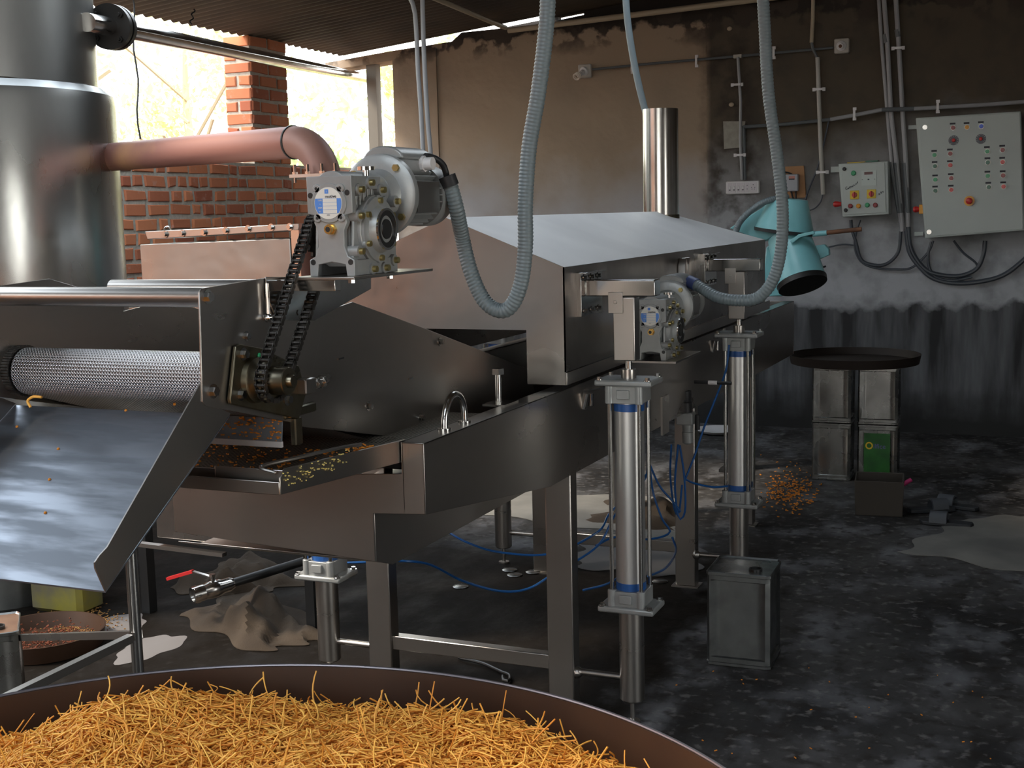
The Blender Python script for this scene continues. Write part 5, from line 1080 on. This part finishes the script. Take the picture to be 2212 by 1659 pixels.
# near tin bottom left
xt = at(65, 1613, 2, 0)
xt = at(-22, 1570, 2, 0)
t, tr = oil_tin((xt.x, xt.y, 0), .74, 'shiny square oil tin with copper-coloured top at the bottom left edge', tin, mtop=copper_tin)
mb = MB(); mb.lathe((-3.62, 3.72, 0), up, [(0, .20), (.003, .22), (.07, .235), (.07, .228), (.012, .21), (.010, 0)], 56); mb.build('crumb_tray', iron, label='low dull round tray holding reddish crumbs behind the copper-topped tin', cat='tray')
crumbs('red_crumbs', lambda: Vector((-3.62, 3.72, .02)) + Vector((random.gauss(0, .09), random.gauss(0, .09), random.random() * .03)), mat('red_crumb', (.16, .04, .015), .9), 'reddish brown crumbs in the low round tray', 500, .008)

# ------------------------------------------------------------------ pan of noodles
PC = Vector((-1.03, 1.162, 0)); PR, ZR = .889, .80
pan = thing('round_pan', 'very wide round black iron pan full of orange noodles in the foreground', 'pan', (PC.x, PC.y, .60))
mb = MB(); mb.lathe(PC + up * .62, up, [(0, .0), (.0, PR - .03), (.012, PR - .012), (.176, PR - .001), (.176, PR - .006), (.016, PR - .020), (.004, PR - .04), (.004, 0)], 128); mb.build('pan_body', iron, pan)
mb = MB(); mb.tube([PC + Vector((PR * math.cos(a), PR * math.sin(a), ZR - .003)) for a in np.linspace(0, 2 * PI, 129)], .0032, 8); mb.build('rolled_rim', ironrim, pan, label='worn bluish rim')
sn = thing('pan_stand', 'square steel stand under the wide round pan', 'stand', (PC.x, PC.y, 0))
for a in (-1, 1):
    for b_ in (-1, 1): MB().cyl((PC.x + a * .42, PC.y + b_ * .42, 0), (PC.x + a * .42, PC.y + b_ * .42, .58), .02, n=12).build('leg', steel, sn)
    MB().box(PC.x + a * .42 - .02, PC.x + a * .42 + .02, PC.y - .44, PC.y + .44, .58, .62).build('top_rail', steel, sn)
def hz(x, y):
    dx, dy = x - PC.x, y - PC.y; r = np.hypot(dx, dy)
    z = .742 + .022 * (1 - (r / PR) ** 2) + .010 * np.sin(5.3 * x + 1) * np.cos(4.1 * y) + .007 * np.sin(13 * x - 3 * y) + .005 * np.cos(17 * y + 9 * x)
    z = z + .050 * np.exp(-(((x + 1.52) / .11) ** 2 + ((y - 1.72) / .14) ** 2)) + .016 * np.exp(-(((x + 1.0) / .18) ** 2 + ((y - 1.75) / .2) ** 2))
    z = z + .006 * np.sin(31 * x + 8 * y) * np.sin(27 * y - 11 * x) + .004 * np.sin(53 * x - 20 * y) * np.cos(47 * y + 9 * x)
    return z - .030 * np.clip((r - (PR - .12)) / .11, 0, 1) ** 1.5
gx_ = np.linspace(-PR, PR, 90); V = []; F = []
rr_ = np.linspace(0, PR - .012, 50); th = np.linspace(0, 2 * PI, 97)[:-1]
for r in rr_:
    for a in th: x, y = PC.x + r * math.cos(a), PC.y + r * math.sin(a); V.append((x, y, float(hz(x, y)) - .004))
n = 96
for i in range(49):
    for k in range(n): F.append((i * n + k, i * n + (k + 1) % n, (i + 1) * n + (k + 1) % n, (i + 1) * n + k))
mb = MB(); mb.v = V; mb.f = F; hb = mb.build('noodle_heap', foodbase, fix=False, label='heap of crisp orange noodles filling the wide round pan', cat='noodles', kind='stuff')
# the strands: thin curved tubes (three-sided), numpy-built
NS, K = 46000, 7
ang = rng.uniform(0, 2 * PI, NS); rad = (PR - .04) * np.sqrt(rng.uniform(0, 1, NS)); sx_ = PC.x + rad * np.cos(ang); sy_ = PC.y + rad * np.sin(ang)
keep = (sy_ > .75) | (rng.uniform(0, 1, NS) < .35); sx_, sy_ = sx_[keep], sy_[keep]; NS = len(sx_)
L_ = rng.uniform(.018, .075, NS) ; hd_ = rng.uniform(0, 2 * PI, NS); cu_ = rng.normal(0, 22, NS); el = rng.normal(0.04, .28, NS); spk = rng.uniform(0, 1, NS) < .02; el[spk] = rng.uniform(.5, 1.3, spk.sum())
lift = rng.uniform(-.003, .013, NS)
P3 = np.zeros((NS, K, 3)); x, y = sx_.copy(), sy_.copy(); z = hz(x, y) + lift; h_ = hd_.copy(); e_ = el.copy()
for k in range(K):
    P3[:, k] = np.stack([x, y, z], 1); st_ = L_ / (K - 1); h_ = h_ + cu_ * st_; x = x + st_ * np.cos(h_) * np.cos(e_); y = y + st_ * np.sin(h_) * np.cos(e_)
    z = np.where(spk, z + st_ * np.sin(e_), hz(x, y) + lift + (L_ * np.sin(e_)) * (k + 1) / K * .8)
rp2 = np.hypot(P3[..., 0] - PC.x, P3[..., 1] - PC.y).max(1); ok = rp2 < PR - .012; P3 = P3[ok]; NS = len(P3)
T_ = np.gradient(P3, axis=1); T_ /= np.linalg.norm(T_, axis=2)[..., None]; U = np.cross(T_, np.array([0, 0, 1.])); U /= np.linalg.norm(U, axis=2)[..., None] + 1e-9; Wn = np.cross(U, T_)
rs = rng.uniform(.0011, .0017, (NS, 1, 1)); RG = []
for j in range(4): a = PI / 2 * j; RG.append(P3 + (U * math.cos(a) + Wn * math.sin(a)) * rs)
VV = np.stack(RG, 2).reshape(-1, 3)   # NS,K,4,3
base = (np.arange(NS) * K * 4)[:, None, None]; kk = (np.arange(K - 1) * 4)[None, :, None]; j = np.arange(4)[None, None, :]; j2 = (j + 1) % 4
FF = np.stack([base + kk + j, base + kk + j2, base + kk + 4 + j2, base + kk + 4 + j], -1).reshape(-1, 4)
me = bpy.data.meshes.new('noodle_strands'); me.vertices.add(len(VV)); me.vertices.foreach_set('co', (VV - np.array(PC)).ravel()); me.loops.add(FF.size); me.loops.foreach_set('vertex_index', FF.ravel().astype(np.int32))
me.polygons.add(len(FF)); me.polygons.foreach_set('loop_start', np.arange(len(FF), dtype=np.int32) * 4); me.polygons.foreach_set('loop_total', np.full(len(FF), 4, dtype=np.int32)); me.update(); me.validate(); me.shade_smooth()
so = bpy.data.objects.new('noodle_strands', me); COL.objects.link(so); me.materials.append(food); so.parent = hb; so.location = Vector(PC) - hb.location; tag(so, kind='stuff')
N, L, b = nodes(food); ge = N.new('ShaderNodeNewGeometry'); rp = N.new('ShaderNodeValToRGB'); L.new(ge.outputs['Random Per Island'], rp.inputs[0]); L.new(rp.outputs[0], b.inputs['Base Color'])
rp.color_ramp.elements[0].color = (.72, .28, .035, 1); rp.color_ramp.elements[1].color = (.98, .56, .11, 1)

# ------------------------------------------------------------------ under and around the machine
def cloth(name, corners, m, lab, cat, h=.05, seed=1, nu=26, nv=20, kind=None, thick=.006, base=.004, freq=1.):
    c = [at(x, y, 2, 0) if not isinstance(x, Vector) else x for x, y in corners]; vs = []; r_ = random.Random(seed); ph = [r_.uniform(0, 6) for _ in range(8)]
    for j in range(nv + 1):
        for i in range(nu + 1):
            u, v = i / nu, j / nv; p = c[0] * (1 - u) * (1 - v) + c[1] * u * (1 - v) + c[2] * u * v + c[3] * (1 - u) * v
            e = min(1, 6 * min(u, 1 - u, v, 1 - v)); wob = .035 * (1 - e)
            hh2 = h * e * (.45 + .35 * math.sin(freq * (7 * u + 3 * v) + ph[0]) + .3 * math.sin(freq * (11 * v - 4 * u) + ph[1]) * math.sin(5 * u + ph[2]) + .12 * math.sin(freq * 23 * (u + .6 * v) + ph[3]))
            vs.append((p.x + wob * math.sin(14 * v + ph[4] + 3 * u), p.y + wob * math.sin(13 * u + ph[5]), base + max(hh2, 0)))
    n1 = (nu + 1) * (nv + 1); vs += [(x, y, max(z - thick, .0015)) for x, y, z in vs]; fs = []
    for j in range(nv):
        for i in range(nu): a = j * (nu + 1) + i; q = (a, a + 1, a + nu + 2, a + nu + 1); fs += [q, tuple(n1 + k for k in reversed(q))]
    rim = [i for i in range(nu + 1)] + [j * (nu + 1) + nu for j in range(1, nv + 1)] + [nv * (nu + 1) + i for i in range(nu - 1, -1, -1)] + [j * (nu + 1) for j in range(nv - 1, 0, -1)]
    for k in range(len(rim)): a, b_ = rim[k], rim[(k + 1) % len(rim)]; fs.append((a, n1 + a, n1 + b_, b_))
    mb = MB(); mb.add(vs, fs); return mb.build(name, m, label=lab, cat=cat, kind=kind)
cloth('jute_sack', [(392, 1335), (560, 1412), (712, 1385), (560, 1262)], sack, 'brown crumpled jute sack in front, on the floor left of the near left leg', 'sack', h=.10, seed=3, freq=1.3)
cloth('jute_sack', [(350, 1275), (500, 1292), (690, 1262), (520, 1205)], sack, 'brown crumpled jute sack behind, under the ball valve', 'sack', h=.10, seed=8, freq=1.2)
cloth('jute_sack', [(1250, 1130), (1455, 1150), (1475, 1105), (1330, 1075)], sack, 'dark crumpled sack on the floor behind the near lift cylinder', 'sack', h=.07, seed=12, freq=.7)
cloth('floor_sheet', [(1050, 1112), (1470, 1170), (1480, 1075), (1060, 1062)], paper, 'pale sheet spread on the floor under the far part of the fryer', 'sheet', h=.012, seed=5)
cloth('floor_sheet', [(1940, 1190), (2290, 1255), (2320, 1110), (2080, 1118)], paper, 'pale flattened sheet on the floor at the right edge', 'sheet', h=.015, seed=6, freq=.5)
cloth('floor_sheet', [(1240, 1225), (1500, 1250), (1520, 1180), (1260, 1160)], mat('dim_sheet', (.11, .105, .105), .9), 'grey dusty sheet patch behind the near lift cylinder on the floor', 'sheet', h=.01, seed=9)
def patch(px, py, rx, ry, m, lab, seed):
    c = at(px, py, 2, 0); r_ = random.Random(seed); ph = [r_.uniform(0, 6) for _ in range(4)]; mb = MB(); vs = [(c.x, c.y, .008)]; n = 48
    for k in range(n):
        a = 2 * PI * k / n; q = 1 + .12 * math.sin(3 * a + ph[0]) + .07 * math.sin(7 * a + ph[1]); vs.append((c.x + rx * q * math.cos(a), c.y + ry * q * math.sin(a), .001))
    mb.add(vs, [(0, 1 + k, 1 + (k + 1) % n) for k in range(n)]); return mb.build('powder_patch', m, fix=False, label=lab, cat='powder', kind='stuff')
patch(322, 1400, .10, .17, powder, 'pale powder patch on the floor right of the stand leg', 15)
patch(248, 1352, .12, .15, powder, 'pale powder patch on the floor left of the stand leg', 16)
crumbs('noodle_crumbs', lambda: at(random.gauss(165, 38), random.gauss(1340, 16), 2, .012), mat('brown_crumb', (.30, .15, .04), .9), 'brown and yellow crumb scatter on the floor under the chute', 900, .008)
crumbs('noodle_crumbs', lambda: at(random.gauss(1705, 28), random.gauss(1060, 24), 2, .006), crumb, 'orange crumbs on the floor left of the stacked tins', 300, .012)
crumbs('noodle_crumbs', lambda: at(random.uniform(1420, 2150), random.uniform(1420, 1640), 2, .002), crumb, 'sparse orange crumbs on the dark floor in the right foreground', 26, .006)
# plastic bag and block under the chute
c = at(140, 1318, 2, 0); MB().box(c.x - .14, c.x + .14, c.y - .06, c.y + .10, 0, .16, bev=.02).build('plastic_bag', mat('dusty_bag', (.13, .115, .08), .6, col2=(.24, .21, .03), nscale=6), label='dusty bag with yellow bottom edge on the floor under the chute tip', cat='bag')
# bottle caps
for k, (x, y) in enumerate(((995, 1268), (1101, 1232), (1112, 1243), (1152, 1237), (1426, 1257))):
    p = at(x, y, 2, 0); MB().lathe(p, up, [(0, .034), (.004, .036), (.006, .033), (.007, 0)], 20).build('tin_lid', tin, label=('small shiny tin lid on the floor left of the near leg, nearest the frame', 'leftmost of three small tin lids under the fryer', 'middle of three small tin lids under the fryer', 'rightmost of three small tin lids under the fryer', 'small shiny tin lid right of the near lift cylinder')[k], cat='lid')
# wire hook on the floor
hose('wire_hook', [(990, 1420, 2, .01), (1040, 1432, 2, .01), (1070, 1445, 2, .01), (1085, 1452, 2, .01), (1100, 1458, 2, .01), (1100, 1470, 2, .01), (1088, 1470, 2, .01), (1086, 1458, 2, .01)], .006, darkmetal, 'thin bent wire hook on the floor between the front legs', 'hook', rib=0, step=.02, n=8)
# blue air tubes
def airtube(pts, lab, r=.0045): return hose('air_tube', pts, r, airblue, lab, 'tube', rib=0, step=.02, n=8)
airtube([(745, 1216, 1, 3.9), (800, 1214, 1, 3.9), (870, 1212, 1, 3.9), (930, 1220, 1, 4.0), (1000, 1255, 1, 4.1), (1080, 1277, 1, 4.2), (1140, 1272, 1, 4.3), (1195, 1240, 1, 4.4), (1290, 1180, 1, 4.6), (1330, 1110, 1, 4.7), (1400, 1020, 1, 4.9)], 'blue air tube sagging lowest between the two front legs')
airtube([(960, 1145, 1, 4.4), (1010, 1172, 1, 4.4), (1080, 1193, 1, 4.5), (1190, 1196, 1, 4.6), (1290, 1150, 1, 4.7), (1320, 1105, 1, 4.8), (1390, 1040, 1, 4.9), (1400, 985, 1, 4.95)], 'blue air tube sagging just above the other between the front legs')
airtube([(1402, 990, 1, 4.95), (1410, 1060, 1, 4.9), (1430, 1120, 1, 4.9), (1447, 1150, 1, 4.9), (1400, 1165, 1, 4.8), (1330, 1160, 1, 4.7), (1285, 1180, 1, 4.6)], 'blue air tube hanging in a long loop right of the near cylinder')
airtube([(1465, 960, 1, 5.0), (1458, 1040, 1, 5.0), (1462, 1100, 1, 5.0), (1470, 1122, 1, 5.0), (1480, 1100, 1, 5.0), (1478, 1030, 1, 5.0), (1468, 960, 1, 5.0)], 'narrow blue air tube loop hanging under the air regulator')
airtube([(1450, 960, 1, 5.05), (1448, 1030, 1, 5.05), (1456, 1095, 1, 5.05), (1466, 1110, 1, 5.05), (1474, 1040, 1, 5.05)], 'inner blue air tube strand under the air regulator')
airtube([(1480, 1035, 1, 5.1), (1500, 1044, 1, 5.15), (1540, 1052, 1, 5.2), (1575, 1050, 1, 5.25)], 'blue air tube running right to the far cylinder base')
airtube([(1575, 745, 1, 5.22), (1568, 800, 1, 5.2), (1548, 855, 1, 5.15), (1522, 920, 1, 5.1), (1500, 985, 1, 5.05), (1478, 1040, 1, 5.0)], 'blue air tube coming down from the far cylinder top')
airtube([(1402, 1000, 1, 4.95), (1425, 1050, 1, 4.95), (1455, 1085, 1, 4.95), (1475, 1112, 1, 4.95)], 'blue air tube slanting from the trough corner to the regulator loop')
airtube([(1260, 1275, 1, 4.4), (1310, 1262, 1, 4.3), (1345, 1240, 1, 4.1), (1352, 1230, 1, 3.95)], 'short blue air tube entering the near cylinder base from the left')
airtube([(1400, 1245, 1, 4.2), (1440, 1225, 1, 4.5), (1460, 1190, 1, 4.8), (1452, 1160, 1, 4.9)], 'blue air tube curving up right of the near cylinder base')
# air filter regulator
fr = thing('air_regulator', 'air filter regulator with grey block and bowl hung below the trough edge', 'regulator', at(1480, 960, 1, 5.05))
a = at(1462, 890, 1, 5.05); c = at(1498, 918, 1, 5.05)
MB().box(a.x, c.x, 5.03, 5.09, c.z, a.z, bev=.004).build('block', alu, fr)
m_ = (a.x + c.x) / 2; zb2 = at(1484, 960, 1, 5.05).z
MB().lathe((m_ + .008, 5.06, zb2), up, [(0, .014), (.006, .022), (.05, .024), (.052, .021), (c.z - zb2, .024)], 24).build('bowl', alu, fr)
MB().lathe((m_, 5.06, a.z), up, [(0, .026), (.04, .026), (.045, .022), (.055, .024), (at(1484, 845, 1, 5.05).z - a.z, .023)], 24).build('adjusting_knob', black, fr)
MB().cyl((m_ + .05, 5.06, a.z - .01), (m_ + .05, 5.06, c.z - .02), .010, n=14).build('fitting', black, fr)
p, q = at(1500, 825, 1, 5.05), at(1580, 828, 1, 5.05); MB().cyl(p, q, .007, n=10).build('lever_rod', black, fr); MB().cyl(p + (q - p) * .38, p + (q - p) * .62, .0085, n=10).build('white_sleeve', white, fr)
p = at(1437, 895, 0, XR + .001); MB().box(XR, XR + .008, p.y - .06, p.y + .03, at(1437, 935, 0, XR).z, at(1437, 853, 0, XR).z).build('bracket_strip', steel, fr)
for px_, py_ in ((1262, 848), (1540, 735)):
    p = at(px_, py_, 0, XR); mb = MB(); mb.cyl(p + Vector((0, -.012, -.05)), p + Vector((.012, -.012, .0)), .012, n=12); mb.cyl(p + Vector((.014, .02, -.045)), p + Vector((.014, .02, -.005)), .010, n=12); mb.bar(p + Vector((.014, -.02, .012)), p + Vector((.05, .06, .012)), .02, .003); hexq = mb.build('skirt_clamp', steel_b, fy, label='small shiny clamp under the hood edge')
# floor things at the right
c = at(1893, 1115, 2, 0); bk = thing('floor_crate', 'dark squarish crate standing in front of the stacked tins', 'crate', c)
mb = MB(); mb.lathe(c + Vector((0, .1, 0)), up, [(0, .115), (.003, .125), (.19, .15), (.19, .143), (.01, .118), (.009, 0)], 4); MB_ = mb
mb = MB(); z_ = Vector((c.x, c.y + .12, 0)); mb.lathe(z_, up, [(0, .165), (.004, .172), (.19, .180), (.19, .170), (.012, .16), (.010, 0)], 4); mb.v = [tuple(Matrix.Rotation(PI / 4 + .1, 3, 'Z') @ (Vector(v) - z_) + z_) for v in mb.v]; mb.build('crate_body', mat('mud_plastic', (.05, .042, .034), .85), bk, bevel=.012)
mb = MB(); mb.cyl(at(1935, 1056, 1, c.y + .1), at(1968, 1036, 1, c.y + .15), .012, n=12); mb.build('tool_handle', pink, label='magenta tool handle leaning out from behind the dark crate', cat='handle')
def slipper(px, py, rz, lab):
    c = at(px, py, 2, 0); t = thing('rubber_slipper', lab, 'slipper', c, 'dark slippers on the floor'); r = Matrix.Rotation(rz, 3, 'Z')
    pts = [(0, -.13), (.035, -.12), (.045, -.06), (.035, 0), (.048, .07), (.035, .125), (0, .14), (-.035, .12), (-.042, .06), (-.030, 0), (-.038, -.06), (-.032, -.12)]
    MB().prism([c + r @ Vector((x, y, .002)) for x, y in pts], (0, 0, .02)).build('sole', mat('sole_rubber', (.02, .022, .026), .6) if 'sole_rubber' not in MAT else MAT['sole_rubber'], t, bevel=.004)
    mb = MB(); arc = [c + r @ Vector((.045 * math.cos(a), .03 + .0 * a, .018 + .055 * math.sin(a))) for a in np.linspace(0, PI, 11)]
    mb.prism([p + r @ Vector((0, -.03, 0)) for p in arc] + [c + r @ (Matrix.Scale(.88, 3) @ (r.transposed() @ (p - c))) + r @ Vector((0, -.03, 0)) for p in arc[::-1]], r @ Vector((0, .085, 0)))
    mb.build('strap', mat('strap_grey', (.06, .065, .075), .6) if 'strap_grey' not in MAT else MAT['strap_grey'], t)
slipper(2010, 1105, -1.1, 'left dark rubber slipper on the floor near the pale sheet'); slipper(2062, 1098, 1.3, 'right dark rubber slipper, lying behind the other two'); slipper(2046, 1135, 1.5, 'front dark rubber slipper at the edge of the pale sheet')
c = at(1550, 935, 2, 0); mb = MB(); mb.lathe(c, up, [(0, .10), (.01, .14), (.03, .17), (.03, .165), (.012, .13), (.01, 0)], 32); mb.build('white_basin', white, label='shallow white basin on the floor behind the far cylinder', cat='basin')
# raw materials on the floor behind, low sacks under the wall
